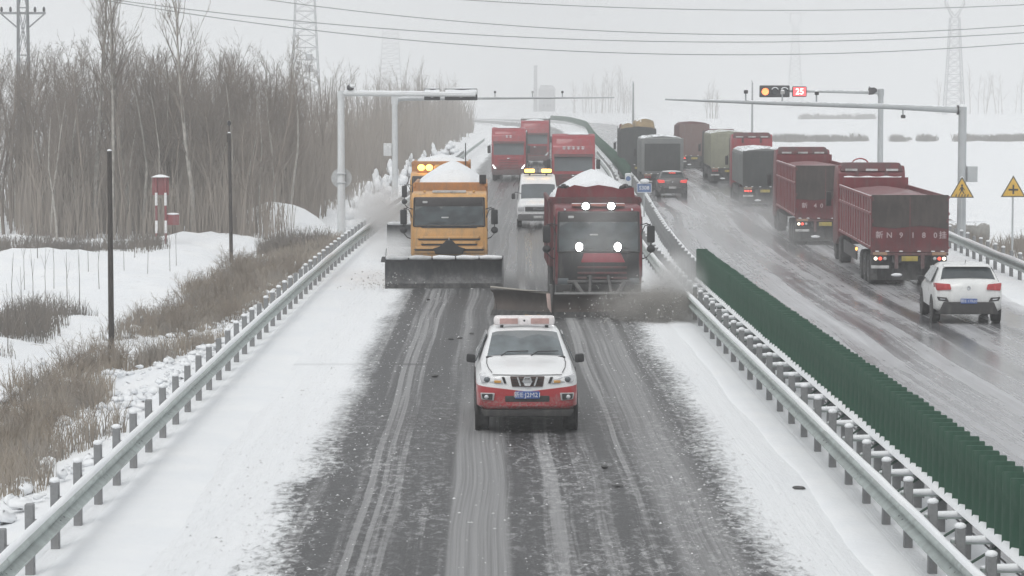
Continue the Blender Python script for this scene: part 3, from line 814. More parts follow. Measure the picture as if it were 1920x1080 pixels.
def plough_truck(name, X, Y, label, paint, body_paint, width, opts):
    r = empty(name, (X, Y, rz_(Y)), math.radians(opts.get('rot', 0)), label, 'snow plough', 'snow plough trucks')
    hw = 1.22
    prof = [(.05, .75), (.0, 1.15), (.0, 1.85), (.13, 2.80), (.22, 2.93), (.45, 3.0), (2.0, 3.0), (2.05, 2.85), (2.05, .75)]
    B().prism(prof, 'x', -hw, hw, .07, 3).done('cab', paint, r)
    zt = 2.80
    wsb = opts.get('glass_bottom', 1.95)
    f = lambda z: .13 * (z - 1.85) / .95
    ws = patch(B(), [(-1.12, f(wsb), wsb), (1.12, f(wsb), wsb), (1.10, f(zt), zt), (-1.10, f(zt), zt)], .015, .02).done('windscreen', GLASS_T, r)
    fr = B()
    for a, c in (((-1.15, wsb - .03), (1.15, wsb - .03)), ((1.15, wsb - .03), (1.13, zt + .03)), ((1.13, zt + .03), (-1.13, zt + .03)), ((-1.13, zt + .03), (-1.15, wsb - .03))):
        fr.tube([(a[0], f(a[1]) - .008, a[1]), (c[0], f(c[1]) - .008, c[1])], .028, 6)
    fr.done('windscreen_seal', BLACK, ws)
    B().hexa([(-1.10, f(2.56) - .03, 2.56), (1.10, f(2.56) - .03, 2.56), (1.10, f(2.56) - .01, 2.56), (-1.10, f(2.56) - .01, 2.56), (-1.10, f(2.82) - .06, 2.83), (1.10, f(2.82) - .06, 2.83), (1.10, f(2.82) - .02, 2.83), (-1.10, f(2.82) - .02, 2.83)], .01).done('sun_visor', mat('smoked_visor', (0.05, 0.045, 0.045), 0.3), ws)
    B().box(-.86, -.70, f(2.66) - .07, f(2.66) - .03, 2.66, 2.73, .02).done('sticker', DIRTY_W, ws)
    for k, (xa, xb) in enumerate(((-.75, -.1), (.15, .85))):
        B().tube([(xa, -.03, wsb + .0), (xa + .1, f(wsb + .1) - .03, wsb + .07), (xb, f(wsb + .1) - .03, wsb + .09)], .012, 5).done('wiper', BLACK, ws)
    # dash seen through the glass
    B().box(-.25, -.02, f(2.2) - .018, f(2.2) - .004, 2.16, 2.22, .01).done('dash_paper', DIRTY_W, ws)
    for s in (-1, 1):
        mirror_arm(r, s * 1.47, s, -.08, 1.98, 2.46)
        m2 = B().ball((s * 1.47, -.10, 1.80), (.12, .07, .11), 12, 8).done('wide_mirror', BLACK, r)
        B().tube([(s * 1.47, -.08, 1.99), (s * 1.47, -.08, 1.7), (s * 1.35, .05, 1.55), (s * 1.22, .2, 1.5)], .018, 6).done('mirror_arm', BLACK, m2)
        b = B(); q = [(s * 1.235, .45, 1.95), (s * 1.235, 1.5, 1.95), (s * 1.235, 1.45, 2.7), (s * 1.235, .6, 2.7)]
        patch(b, q if s > 0 else [q[1], q[0], q[3], q[2]], .006, .012); b.done('side_window', GLASS, r)
        B().box(s * 1.0 - .16, s * 1.0 + .16, -.05, .1, .78, .98, .04).done('headlight', opts.get('lens', LENS), r)
        for yy in (1.35,):
            wheel(r, s * 1.02, yy, .52, .32)
        for yy in (5.0, 6.35):
            wheel(r, s * .98, yy, .52, .55)
    opts['front'](r)
    for s in (-1, 1):
        B().hexa([(s * 1.225, .02, 1.0), (s * 1.245, .06, 1.0), (s * 1.245, .3, 1.0), (s * 1.225, .3, 1.0), (s * 1.225, .14, 2.7), (s * 1.245, .18, 2.7), (s * 1.245, .36, 2.7), (s * 1.225, .36, 2.7)], .006, 1).done('corner_panel', BLACK if opts.get('lens') else paint, r)
        B().box(s * 1.225 - .015, s * 1.225 + .015, .55, .6, .8, 1.9).done('door_seam', BLACK, r)
        B().box(s * 1.24 - .02, s * 1.24 + .02, 1.35, 1.5, 1.7, 1.76, .008).done('door_handle', BLACK, r)
        B().tube([(s * 1.16, .1, 2.1), (s * 1.3, -.02, 2.45), (s * 1.47, -.08, 2.5)], .016, 5).done('mirror_bracket', BLACK, r)
    B().tube([(-.9, -.02, 1.88 if wsb > 1.8 else 1.70), (.9, -.02, 1.88 if wsb > 1.8 else 1.70)], .018, 6).done('grab_rail', BLACK, r)
    B().box(-1.2, 1.2, -.12, .3, .5, .8, .05).done('bumper', opts.get('bumper', BLACK), r)
    B().box(-.45, .45, .3, 7.6, .62, .95, .03).done('chassis', CHASSIS, r)
    # tipper body
    hb = width / 2; zb0, zb1 = 1.15, opts['wall']
    cb = B()
    cb.box(-hb, hb, 2.35, 2.43, zb0, zb1, .02, 1)
    cb.box(-hb, -hb + .08, 2.43, 7.7, zb0, zb1 - .12, .02, 1); cb.box(hb - .08, hb, 2.43, 7.7, zb0, zb1 - .12, .02, 1)
    cb.box(-hb, hb, 7.7, 7.78, zb0, zb1 - .2, .02, 1); cb.box(-hb + .08, hb - .08, 2.43, 7.7, zb0, zb0 + .1)
    body = cb.done('tipper_body', body_paint, r)
    for s in (-1, 1):
        for yy in (3.2, 4.3, 5.4, 6.5):
            B().box(s * hb - .04, s * hb + .04, yy - .06, yy + .06, zb0, zb1 - .14, .01, 1).done('rib', body_paint, body)
        B().box(s * (hb - .02) - .05, s * (hb - .02) + .05, 2.30, 7.75, zb1 - .16, zb1 - .04, .02, 1).done('top_rail', body_paint, body)
    hp = heap(B(), -hb + .1, hb - .1, 2.45, 7.6, zb1 - .1, opts.get('heap', .75), .08, opts.get('heap_shift', 0)).done('snow_load', SNOW_LOAD, r, 60)
    return r, body

def yellow_front(r):
    hood = B().hexa([(-1.15, -.035, 1.05), (1.15, -.035, 1.05), (1.15, .05, 1.05), (-1.15, .05, 1.05), (-1.12, -.02, 1.86), (1.12, -.02, 1.86), (1.12, .05, 1.86), (-1.12, .05, 1.86)], .04).done('front_panel', YELLOW, r)
    for k, (z, w) in enumerate(((1.50, .98), (1.33, .88), (1.16, 1.10))):
        B().hexa([(-w, -.055, z - .035), (w, -.055, z - .035), (w, -.03, z - .035), (-w, -.03, z - .035), (-w - .05, -.052, z + .02), (w + .05, -.052, z + .02), (w + .05, -.03, z + .02), (-w - .05, -.03, z + .02)]).done('grille_slot', BLACK, hood)
        B().hexa([(-w + .05, -.085, z + .022), (w - .05, -.085, z + .022), (w, -.03, z + .022), (-w, -.03, z + .022), (-w, -.07, z + .10), (w, -.07, z + .10), (w + .03, -.03, z + .10), (-w - .03, -.03, z + .10)], .012).done('grille_bar', YELLOW, hood)
    B().prism([(-.10, 1.46), (.10, 1.46), (.30, 1.26), (.52, 1.20), (.44, 1.02), (-.44, 1.02), (-.52, 1.20), (-.30, 1.26)], 'y', -.10, -.06, .006, 1).done('grille_centre', BLACK, hood)
    B().box(-.015, .015, -.105, -.08, 1.46, 1.56, .004).done('emblem', CHROME, hood)
    B().hexa([(-.5, -.10, .55), (.5, -.10, .55), (.5, -.5, .45), (-.5, -.5, .45), (-.35, -.10, 1.0), (.35, -.10, 1.0), (.3, -.5, .8), (-.3, -.5, .8)], .03).done('plough_mount', CHASSIS, r)
    pb = plough_blade(r, -2.02, 1.72, -1.55, -1.35, .98, STEEL)
    B().tube([(-2.0, -1.5, 1.0), (-1.98, -1.5, 1.28)], .012, 5).done('width_marker', BLACK, pb)
    for s in (-.4, .4):
        B().tube([(s, -.4, .6), (s * 1.6, -1.15, .5)], .06, 8).done('push_arm', CHASSIS, r)
    # end plates of the blade
    B().prism([(-1.75, .02), (-1.2, .02), (-1.3, 1.05), (-1.5, 1.03)], 'x', 1.72, 1.75).done('end_plate', STEEL, pb)
    B().hexa([(-2.16, -1.55, .84), (-2.0, -1.58, .84), (-2.0, -1.5, .84), (-2.16, -1.5, .84), (-2.12, -1.56, 1.02), (-2.0, -1.58, 1.02), (-2.0, -1.5, 1.02), (-2.12, -1.5, 1.02)], .01).done('end_plate', STEEL, pb)

yel, yb = plough_truck('snow_plough_truck', -1.26, 88.0, 'orange-yellow snow plough truck with wide steel blade and heaped snow', YELLOW, ORANGE_P, 2.42,
    dict(wall=3.27, heap=.85, heap_shift=.02, front=yellow_front))
B().box(.97, 1.2, 2.28, 2.5, 3.22, 3.52, .03).done('exhaust_stack', BLACK, yel)
B().box(-.55, .55, .35, .6, 2.98, 3.06, .03).done('roof_marker', DIRTY_W, yel)
for s in (-1, 1):
    B().ball((s * .8, .35, 3.03), (.05, .05, .04), 8, 6).done('marker_lamp', ORANGE, yel)

def yellow2_front(r):
    hood = B().hexa([(-1.15, -.035, 1.05), (1.15, -.035, 1.05), (1.15, .05, 1.05), (-1.15, .05, 1.05), (-1.12, -.02, 1.86), (1.12, -.02, 1.86), (1.12, .05, 1.86), (-1.12, .05, 1.86)], .04).done('front_panel', YELLOW, r)
    for z in (1.5, 1.33, 1.16):
        B().box(-1.0, 1.0, -.06, -.03, z - .03, z + .03).done('grille_slot', BLACK, hood)
    plough_blade(r, -2.15, 1.6, -1.5, -1.4, .95, STEEL)
    for s in (-.4, .4):
        B().tube([(s, -.1, .6), (s * 1.6, -1.15, .5)], .06, 8).done('push_arm', CHASSIS, r)
y2, y2b = plough_truck('snow_plough_truck', -2.0, 113.0, 'second orange snow plough truck with amber beacon, half hidden behind the first', YELLOW, ORANGE_P, 2.42,
    dict(wall=3.42, heap=.35, front=yellow2_front))
bm_ = B().box(-.95, .5, .4, .75, 3.0, 3.07, .02).done('beacon_board', ORANGE_P, y2)
for k, x in enumerate((-.78, -.45, -.1)):
    B().ball((x, .42, 3.2), (.15, .13, .13), 12, 8).done('beacon', AMBER if k < 2 else ORANGE, bm_)
B().tube([(1.05, 2.3, 3.2), (1.05, 2.3, 4.2)], .025, 6).done('antenna', BLACK, y2)

def red_front(r):
    hood = B().hexa([(-1.16, -.04, .8), (1.16, -.04, .8), (1.16, .05, .8), (-1.16, .05, .8), (-1.14, -.03, 1.74), (1.14, -.03, 1.74), (1.14, .05, 1.74), (-1.14, .05, 1.74)], .03).done('front_panel', BLACK, r)
    B().hexa([(-.5, -.09, 1.42), (.75, -.09, 1.42), (.75, -.03, 1.42), (-.5, -.03, 1.42), (-.42, -.07, 1.68), (.62, -.07, 1.68), (.62, -.03, 1.68), (-.42, -.03, 1.68)], .03).done('hood_stripe', mat('bright_red_paint', (0.34, 0.02, 0.045), 0.35, grime=0.2, coat=0.3), hood)
    for z in (1.28, 1.12, .98):
        B().box(-.6, .8, -.075, -.04, z - .03, z + .03, .01).done('grille_bar', MAROON_D, hood)
    # working lamps on a bar in front of the windscreen
    lb = B().tube([(-1.0, -.22, 1.74), (-.5, -.28, 1.76), (.6, -.28, 1.76), (1.0, -.22, 1.74)], .025, 6).done('lamp_bar', BLACK, r)
    for x in (-.56, .52):
        h = B().lathe([(.0, .02), (.02, .13), (.1, .10), (.14, .03)], 'y', (x, -.36, 1.87), 16).done('work_lamp', BLACK, lb)
        o = B().ball((x, -.355, 1.87), (.095, .035, .12), 16, 10).done('lamp_glass', HEAD, h)
    rb = B().box(-.75, .75, .16, .5, 2.99, 3.07, .02).done('roof_board', mat('roof_board_paint', (0.30, 0.10, 0.08), 0.5, snow=.4), r)
    for x in (-.36, .36):
        h = B().lathe([(.0, .02), (.02, .14), (.1, .11), (.14, .03)], 'y', (x, .10, 3.0), 16).done('roof_lamp', BLACK, rb)
        B().ball((x, .105, 3.0), (.10, .035, .095), 16, 10).done('lamp_glass', HEAD, h)
    for x in (-.95, .95):
        B().ball((x, .16, 2.9), (.03, .03, .03), 8, 6).done('marker_lamp', TXT_W, r)
    # dirty pipes and plough lift frame
    fr = B()
    for s in (-1, 1):
        fr.tube([(s * .75, -.1, .6), (s * .7, -.55, .9), (s * .45, -.9, .55), (s * .6, -1.3, .4)], .06, 8)
        fr.tube([(s * .3, -.1, 1.0), (s * .25, -.5, 1.05), (s * .3, -1.1, .6)], .045, 8)
    fr.tube([(-.9, -.55, .9), (.9, -.55, .9)], .05, 8)
    fr.box(-1.0, 1.0, -.3, -.12, .5, .62, .02)
    fr.done('lift_frame', CHASSIS, r)
    # main blade to the median, wing swung back to the left
    mb = plough_blade(r, -1.35, 2.12, -1.9, -1.75, .63, STEEL_B, snowtop=False)
    B().tube([(-1.3, -1.82, .66), (2.1, -1.68, .66)], .035, 6).done('top_tube', mat('worn_tube', (0.22, 0.22, 0.22), 0.5), mb)
    wb = plough_blade(r, -3.05, -1.42, -.9, -1.85, .72, STEEL_B, 'plough_wing', snowtop=False)
    B().tube([(-3.05, -.85, .78), (-1.45, -1.82, .68)], .035, 6).done('top_tube', mat('worn_wing_tube', (0.30, 0.28, 0.25), 0.5), wb)
    hg = B().box(-1.46, -1.36, -2.02, -1.8, .1, .92, .02).done('hinge_post', CHASSIS, r)
    B().hexa([(-1.5, -2.06, .3), (-1.40, -2.06, .15), (-1.38, -2.03, .15), (-1.48, -2.03, .3), (-1.54, -2.06, .68), (-1.44, -2.06, .68), (-1.42, -2.03, .68), (-1.52, -2.03, .68)], .008).done('warning_flag', mat('worn_flag', (0.48, 0.36, 0.33), 0.7, grime=.4), hg)
red, rbody = plough_truck('snow_plough_truck', 3.12, 76.6, 'maroon snow plough truck with lit lamps and blades throwing slush', MAROON, MAROON_D, 2.66,
    dict(wall=3.18, heap=.95, heap_shift=.0, front=red_front, glass_bottom=1.74, rot=.3, lens=GLASS_P))
up = [(-1.16, 3.18), (1.16, 3.18), (1.12, 3.46), (.75, 3.40), (.5, 3.47), (.1, 3.53), (-.25, 3.47), (-.6, 3.53), (-.85, 3.42), (-1.1, 3.44)]
B().prism(up, 'y', 2.36, 2.42).done('headboard_flap', MAROON, rbody)
for s in (-1, 1):
    for k in range(3):
        B().ball((s * (1.0 - .1 * k), 2.5 + .1 * k, 3.44 + .05 * (k % 2)), (.09, .09, .07), 8, 6, .2).done('tarp_hook', CHASSIS, rbody)

# ------------------------------------------------------------------ white escort van
def van():
    Y = 127.5
    r = empty('van', (2.36, Y, rz_(Y)), math.radians(-.5), 'white van with glowing amber roof beacons between the plough trucks', 'van')
    st = [(0.0, .42, 1.0, 1.08, .90, .88, .74), (.08, .38, 1.03, 1.14, .98, .96, .8), (.5, .36, 1.12, 1.24, 1.0, .98, .84), (.75, .36, 1.18, 1.34, 1.0, .98, .86),
          (1.35, .36, 1.2, 2.05, 1.0, .98, .84), (1.7, .36, 1.2, 2.38, 1.0, .98, .80), (2.2, .36, 1.2, 2.48, 1.0, .98, .80), (5.6, .36, 1.2, 2.46, 1.0, .98, .80), (5.75, .4, 1.2, 2.38, .98, .96, .78)]
    shell(st).done('body', WHITE, r, 42)
    screen_glass('windscreen', GLASS_P, r, .78, 1.375, .86, 1.33, 2.025, .84, .02)
    B().box(-.62, .62, -.03, .05, .80, 1.02, .03).done('grille', BLACK, r)
    text('IVECO', .17, (0, -.035, .93), FACE, CHROME, r, 'badge_lettering', .004)
    B().box(-.95, .95, -.10, .12, .36, .68, .06).done('bumper', mat('grey_bumper', (0.10, 0.10, 0.105), 0.6, grime=.4), r)
    B().box(-.22, .22, -.115, -.098, .48, .60, .01).done('licence_plate', DIRTY_W, r)
    for s in (-1, 1):
        B().box(s * .80 - .15, s * .80 + .15, -.02, .12, .80, 1.02, .04).done('headlight', LENS, r)
        mirror_arm(r, s * 1.17, s, .75, 1.35, 1.62, (.09, .07, .2))
        b = B(); q = [(s * .975, 1.2, 1.3), (s * .975, 2.1, 1.3), (s * .885, 2.1, 1.95), (s * .885, 1.6, 1.95)]
        patch(b, q if s > 0 else [q[1], q[0], q[3], q[2]], .03, .03); b.done('side_window', GLASS, r)
        for yy in (.95, 4.5): wheel(r, s * .88, yy, .36, .22)
    lb = B().box(-.68, .68, 1.75, 2.0, 2.50, 2.58, .02).done('beacon_bar', CHASSIS, r)
    for s in (-1, 1):
        B().box(s * .40 - .24, s * .40 + .24, 1.72, 2.02, 2.58, 2.74, .06, 3).done('beacon', AMBER, lb)
        B().box(s * .40 - .04, s * .40 + .04, 1.8, 1.95, 2.44, 2.52, .01).done('foot', BLACK, lb)
van()

# ------------------------------------------------------------------ oncoming lorries
def oncoming_lorry(X, Y, rot, label, style):
    r = empty('lorry', (X, Y, rz_(Y)), math.radians(rot), label, 'lorry', 'red lorries driving towards the camera')
    hw = 1.24; zt = style['top']
    prof = [(.10, .55), (.02, 1.0), (.0, 1.75), (.10, 2.55), (.22, 2.85), (.35, 3.3), (.75, zt - .12), (1.1, zt), (2.2, zt), (2.25, .7), (.9, .55)]
    cab = B().prism(prof, 'x', -hw, hw, .09, 3).done('cab', REDP, r)
    patch(B(), [(-1.10, .02, 1.88), (1.10, .02, 1.88), (1.08, .135, 2.72), (-1.08, .135, 2.72)], .02, .02).done('windscreen', style.get('glass', GLASS_P), r)
    B().hexa([(-1.14, -.14, 2.70), (1.14, -.14, 2.70), (1.14, .12, 2.70), (-1.14, .12, 2.70), (-1.14, .0, 2.86), (1.14, .0, 2.86), (1.14, .2, 2.86), (-1.14, .2, 2.86)], .03).done('sun_visor', MAROON_D, r)
    fp = B().hexa([(-1.0, -.03, .95), (1.0, -.03, .95), (1.0, .05, .95), (-1.0, .05, .95), (-1.08, -.03, 1.72), (1.08, -.03, 1.72), (1.08, .05, 1.72), (-1.08, .05, 1.72)], .04).done('front_panel', style.get('panel', REDP), r)
    for z in (1.5, 1.32, 1.14):
        B().box(-.7, .7, -.05, -.025, z - .035, z + .035, .01).done('grille_bar', style.get('bars', MAROON), fp)
    B().ball((0, -.05, 1.62), (.12, .02, .045), 10, 6).done('emblem', CHROME, fp)
    B().box(-1.22, 1.22, -.12, .25, .42, .82, .07).done('bumper', style.get('bumper', MAROON_D), r)
    for s in (-1, 1):
        h = B().hexa([(s * .82, -.13, .84), (s * 1.12, -.08, .9), (s * 1.12, .1, .9), (s * .82, .1, .84), (s * .92, -.12, 1.0), (s * 1.2, -.04, 1.22), (s * 1.2, .1, 1.22), (s * .92, .1, 1.0)], .03).done('headlight', LENS, r)
        B().hexa([(s * .93, -.15, .88), (s * 1.05, -.13, .9), (s * 1.05, -.1, .9), (s * .93, -.1, .88), (s * 1.1, -.11, 1.15), (s * 1.18, -.09, 1.17), (s * 1.18, -.06, 1.17), (s * 1.1, -.06, 1.15)], .008, 1).done('lamp_strip', HEADS if style.get('lit') else TXT_W, h)
        mirror_arm(r, s * 1.42, s, .1, 2.0, 2.55, (.12, .1, .3))
        wheel(r, s * 1.02, 1.3, .5, .32); wheel(r, s * .98, 4.2, .5, .55)
        b = B(); q = [(s * 1.245, .5, 1.9), (s * 1.245, 1.5, 1.9), (s * 1.245, 1.45, 2.6), (s * 1.245, .6, 2.6)]
        patch(b, q if s > 0 else [q[1], q[0], q[3], q[2]], .006, .012); b.done('side_window', GLASS, r)
    rp = B().hexa([(-1.05, .28, 3.02), (1.05, .28, 3.02), (1.05, .4, 3.02), (-1.05, .4, 3.02), (-.98, .5, zt - .28), (.98, .5, zt - .28), (.98, .65, zt - .28), (-.98, .65, zt - .28)], .03).done('roof_panel', REDP, r)
    if style.get('marks'):
        n = style['marks']
        for k in range(n):      # white signs on the headboard, too far away to read
            x = (k - (n - 1) / 2) * .27
            B().box(x - .09, x + .09, .285, .33, 3.14, 3.18, .004, 1).done('lettering', TXT_W, rp)
            B().box(x - .02, x + .02, .285, .34, 3.10, 3.30, .004, 1).done('lettering', TXT_W, rp)
            B().box(x - .10, x + .10, .30, .35, 3.24, 3.28, .004, 1).done('lettering', TXT_W, rp)
    sx = style.get('snow', (-.9, .9))
    B().grid(lambda u, v: (sx[0] + (sx[1] - sx[0]) * u, .95 + 1.1 * v, zt + .02 + .09 * math.sin(u * math.pi) * math.sin(v * math.pi) - (.05 if min(u, v, 1 - u, 1 - v) < .01 else 0)), 8, 6).done('snow_cap', SNOW, r, 60)
    tr = B().box(-1.25, 1.25, 3.0, 14.5, 1.1, style['box'], .06).done('trailer', style['tarp'], r)
    for s in (-1, 1):
        for k in range(7):
            B().box(s * 1.25 - .03, s * 1.25 + .03, 3.6 + k * 1.6, 3.68 + k * 1.6, 1.15, style['box'] - .05).done('rib', CHASSIS, tr)
        for yy in (10.5, 11.8, 13.1): wheel(r, s * .98, yy, .5, .55)
    B().box(-.5, .5, .5, 14, .7, 1.05).done('chassis', CHASSIS, r)
oncoming_lorry(1.5, 197, -1.2, 'red lorry with lit headlamps in the left lane, ahead of a tall covered lorry', dict(top=3.85, box=3.5, tarp=TARP_G, lit=True, marks=2))
oncoming_lorry(4.9, 156, -1.6, 'red lorry with five white signs above its windscreen, nearest to the median', dict(top=4.0, box=3.7, tarp=MAROON_D, marks=5, panel=MAROON_D, bumper=mat('grey_brown_bumper', (0.10, 0.085, 0.085), .6), snow=(-.35, .95)))
oncoming_lorry(4.1, 238, -1.6, 'red lorry with grey cargo following behind the lit red lorry', dict(top=3.95, box=4.1, tarp=TARP_G, bars=MAROON_D, panel=MAROON_D))

# ------------------------------------------------------------------ lorries queueing on the opposite carriageway (seen from behind)
DARK_T = mat('grimy_tailgate', (0.13, 0.018, 0.024), 0.6, 0, 0.25, 0.9, grime=0.45, grime_col=(0.065, 0.04, 0.04), film=(1.15, .6, (0.15, 0.12, 0.12)))
TARP_M = mat('muddy_sheet', (0.042, 0.034, 0.031), 0.7, 0, 0.35, 1.1, grime=0.4, grime_col=(0.085, 0.066, 0.06), bump=.25, film=(1.6, .4, (0.12, 0.11, 0.105)))
def lorry_rear(X, Y, rot, label, L, top, side, rear, style):
    r = empty('lorry', (X, Y, rz_(Y)), math.radians(rot), label, 'lorry', 'lorries queueing on the opposite carriageway')
    hw = style.get('hw', 1.25); z0 = 1.18
    near = Y < 130
    tl = B().box(-hw, hw, 0, .07, z0 - .1, top, .025, 2).done('tailgate', rear, r)
    if style.get('box'):
        pr = [(-hw, z0), (hw, z0), (hw, top - .25), (hw - .08, top - .06), (hw - .3, top + .06), (0, top + .14), (-hw + .3, top + .06), (-hw + .08, top - .06), (-hw, top - .25)]
        bd = B().prism(pr, 'y', .07, L, .03, 2).done('tarpaulin', side, r)
        for k in range(int(L / 1.5)):
            yy = .5 + k * 1.5
            B().tube([(x * 1.006, yy, z if z > z0 + .01 else z0 + .05) for x, z in [pr[0], pr[-1], pr[-2], pr[-3], pr[-4], pr[-5], pr[-6], pr[2], pr[1]]], .022, 5).done('hoop', side, bd)
        if style.get('flap'):
            B().prism([(-hw + .2, z0 + .1), (hw - .2, z0 + .1), (hw - .2, top - .35), (-hw + .2, top - .35)], 'y', -.03, .0, .01).done('rear_flap', style['flap'], tl)
    else:
        for s in (-1, 1):
            sw = B().box(s * hw - (.06 if s > 0 else 0), s * hw + (.06 if s < 0 else 0), .07, L, z0, top - .02).done('side_wall', side, r)
            for z in (top - .06, z0 + (top - z0) * .66, z0 + .05):
                B().box(s * hw - .035, s * hw + .035, .05, L, z - .045, z + .045, .012, 1).done('side_rail', REDRIB, sw)
            k = 0
            while .75 + k * .95 < L:
                yy = .75 + k * .95
                B().box(s * hw - .03, s * hw + .03, yy - .04, yy + .04, z0, top - .05, .008, 1).done('rib', REDRIB, sw); k += 1
        B().box(-hw, hw, L - .06, L, z0, top + .25).done('headboard', side, r)
        B().box(-hw + .06, hw - .06, .07, L - .06, z0, z0 + .12).done('floor', CHASSIS, r)
        heap(B(), -hw + .07, hw - .07, .1, L - .1, top - .22, .2, .06).done('load_cover', style.get('load', MAROON), r, 60)
        B().prism([(-hw + .03, 1.92), (-.5, 1.86), (.35, 1.95), (hw - .03, 1.84), (hw - .02, top + .02), (-hw + .02, top + .02)], 'y', -.018, -.002, .004, 1).done('tailgate_sheet', TARP_M, tl)
    # tail frame, lamps, plates
    fr = B().box(-hw, hw, .0, .14, .98, z0 - .11, .02).done('tail_frame', MAROON_D if not style.get('box') else CHASSIS, r)
    for s in (-1, 1):
        B().box(s * .42 - .06, s * .42 + .06, .0, .12, .55, 1.05, .01).done('frame_leg', MAROON_D if not style.get('box') else CHASSIS, fr)
        lp = B().box(s * .95 - .24, s * .95 + .24, -.05, .08, .80, .975, .015).done('tail_lamp', BLACK, r)
        lit = style.get('lit', (True, True))[0 if s < 0 else 1]
        for k, dx in enumerate((-.15, 0, .15)):
            mt = RED_LENS if not lit else ((TAIL if k == 1 else (TAILW if k * s == (0 if s < 0 else 2) or k == (0 if s < 0 else 2) else DIRTY_W)) if not style.get('red') else TAIL)
            B().ball((s * .95 + dx, -.055, .885), (.055, .02, .055), 10, 6).done('lamp', mt, lp)
        B().box(s * .95 - .23, s * .95 + .23, -.03, .02, .99, 1.09, .01).done('reflector', mat('worn_amber_reflector', (0.30, 0.20, 0.10), .5) if False else ORANGE_P, r)
        B().box(s * .95 - .29, s * .95 + .29, -.04, .02, .56, .66, .02).done('bumper_strip', DIRTY_W, r)
        B().box(s * .62 - .6, s * .62 + .6, .42, .5, .16, .98, .03).done('axle_shade', CHASSIS, r)  # added dark sheet standing in for the shaded axle space
        B().hexa([(s * .72 - .28, .32, .18), (s * .72 + .28, .32, .18), (s * .72 + .28, .36, .18), (s * .72 - .28, .36, .18), (s * .72 - .28, .3, .6), (s * .72 + .28, .3, .6), (s * .72 + .28, .34, .6), (s * .72 - .28, .34, .6)]).done('mudflap', RUBBER, r)
        for yy in (1.0, 2.3, 3.6): wheel(r, s * (hw - .29), yy, .5, .56)
        for yy in (L + .6, L + 2.7): wheel(r, s * .98, yy, .5, .4)
        B().box(s * hw - .03, s * hw + .03, 5.0, L - 2.2, .55, 1.0, .02).done('side_guard', CHASSIS, r)
    B().box(-.1, .1, .43, .49, .17, .97).done('axle_shade', CHASSIS, r)  # closes the middle gap of the dark underbody sheets
    B().box(-.26, .26, -.045, .0, .80, .96, .012).done('licence_plate', PLATE_Y, r)
    B().box(-.55, .55, .1, L + 3, .75, 1.02).done('chassis', CHASSIS, r)
    for k, x in enumerate((-1.05, -.72, -.28, .30, .75, 1.05)):
        B().ball((x, -.02, 1.12), (.07, .03, .02), 8, 5).done('snow_cap', SNOW, r, 60)
    if style.get('heapsnow', True):
        B().ball((-.42, -.12, .36), (.19, .1, .06), 10, 6, .1).done('snow_lump', SNOW, r, 60)
        B().box(-.55, -.3, -.05, .1, .26, .33, .01).done('tow_bracket', CHASSIS, r)
    if style.get('text'):
        for ch, x in style['text']:
            text(ch, .25, (x, -.006, 1.63), FACE, style.get('textmat', TXT_F), tl, 'lettering', .004, .004)
    if near:
        for s in (-1, 1):
            for z in (1.5, 2.1, top - .12):
                B().box(s * (hw - .05) - .03, s * (hw - .05) + .03, -.03, .0, z - .06, z + .06, .008, 1).done('hinge', MAROON_D, tl)
        B().box(-.02, .02, -.02, .0, z0, top - .05).done('tailgate_joint', MAROON_D, tl)
    # cab at the far end
    ct = style.get('cab_top', 3.65); cp = style.get('cab', REDP)
    yc = L + .9
    B().prism([(yc, .9), (yc, ct - .35), (yc + .25, ct - .1), (yc + 1.6, ct - .15), (yc + 2.1, 2.8), (yc + 2.25, 1.8), (yc + 2.2, .6), (yc + 1.2, .6)], 'x', -1.24, 1.24, .08, 2).done('cab', cp, r)
    if style.get('spoiler', True):
        sp = B().hexa([(-1.18, yc - .05, ct - .32), (1.18, yc - .05, ct - .32), (1.18, yc + .9, ct - .2), (-1.18, yc + .9, ct - .2), (-1.05, yc + .05, ct), (1.05, yc + .05, ct), (1.05, yc + .9, ct), (-1.05, yc + .9, ct)], .06).done('roof_spoiler', MAROON_D, r)
        for x in (-.75, .0, .75):
            B().box(x - .22, x + .22, yc - .07, yc + .0, ct - .30, ct - .22, .01).done('spoiler_gap', DIRTY_W, sp)
        for s in (-.55, .55):
            B().box(s - .07, s + .07, yc - .05, yc + .05, ct - .62, ct - .3, .02).done('spoiler_strut', MAROON_D, sp)
    for s in (-1, 1):
        mirror_arm(r, s * 1.42, s, yc + 2.0, 2.0, 2.55, (.1, .09, .3))
    return r
t1 = lorry_rear(13.62, 87.6, -2.6, 'maroon high-sided lorry with large white figures on its tailgate, nearest the white car', 12.2, 2.92, MAROON, DARK_T,
    dict(text=(('新', -.98), ('N', -.66), ('9', -.28), ('1', .10), ('8', .45), ('0', .82), ('挂', 1.06)), cab_top=3.68, cab=MAROON, textmat=TXT_F))
B().tube([(-.35 + .3 * math.cos(a), 14.0, 3.62 + .2 * math.sin(a)) for a in np.linspace(0, math.pi, 12)], .03, 6).done('roof_arch', REDP, t1)
for y_ in (3.0,):
    B().ball((-1.30, y_ + 1.6, .95), (.04, .06, .06), 8, 6).done('side_marker', TAILO, t1)
B().grid(lambda u, v: (-1.05 + 2.1 * u, 12.5 + .5 * v, 3.14 + .06 * math.sin(u * 19) * .3 + .05 * math.sin(v * math.pi)), 16, 4).done('snow_cap', SNOW, t1, 60)
t2 = lorry_rear(13.98, 112.5, -2.4, 'dark maroon lorry with pale marks on its tailgate, second in the right queue', 12.0, 3.28, MAROON, DARK_T,
    dict(text=(('新', -.86), ('4', -.42), ('0', -.16), ('4', .42)), cab_top=3.85, cab=MAROON, lit=(True, False)))
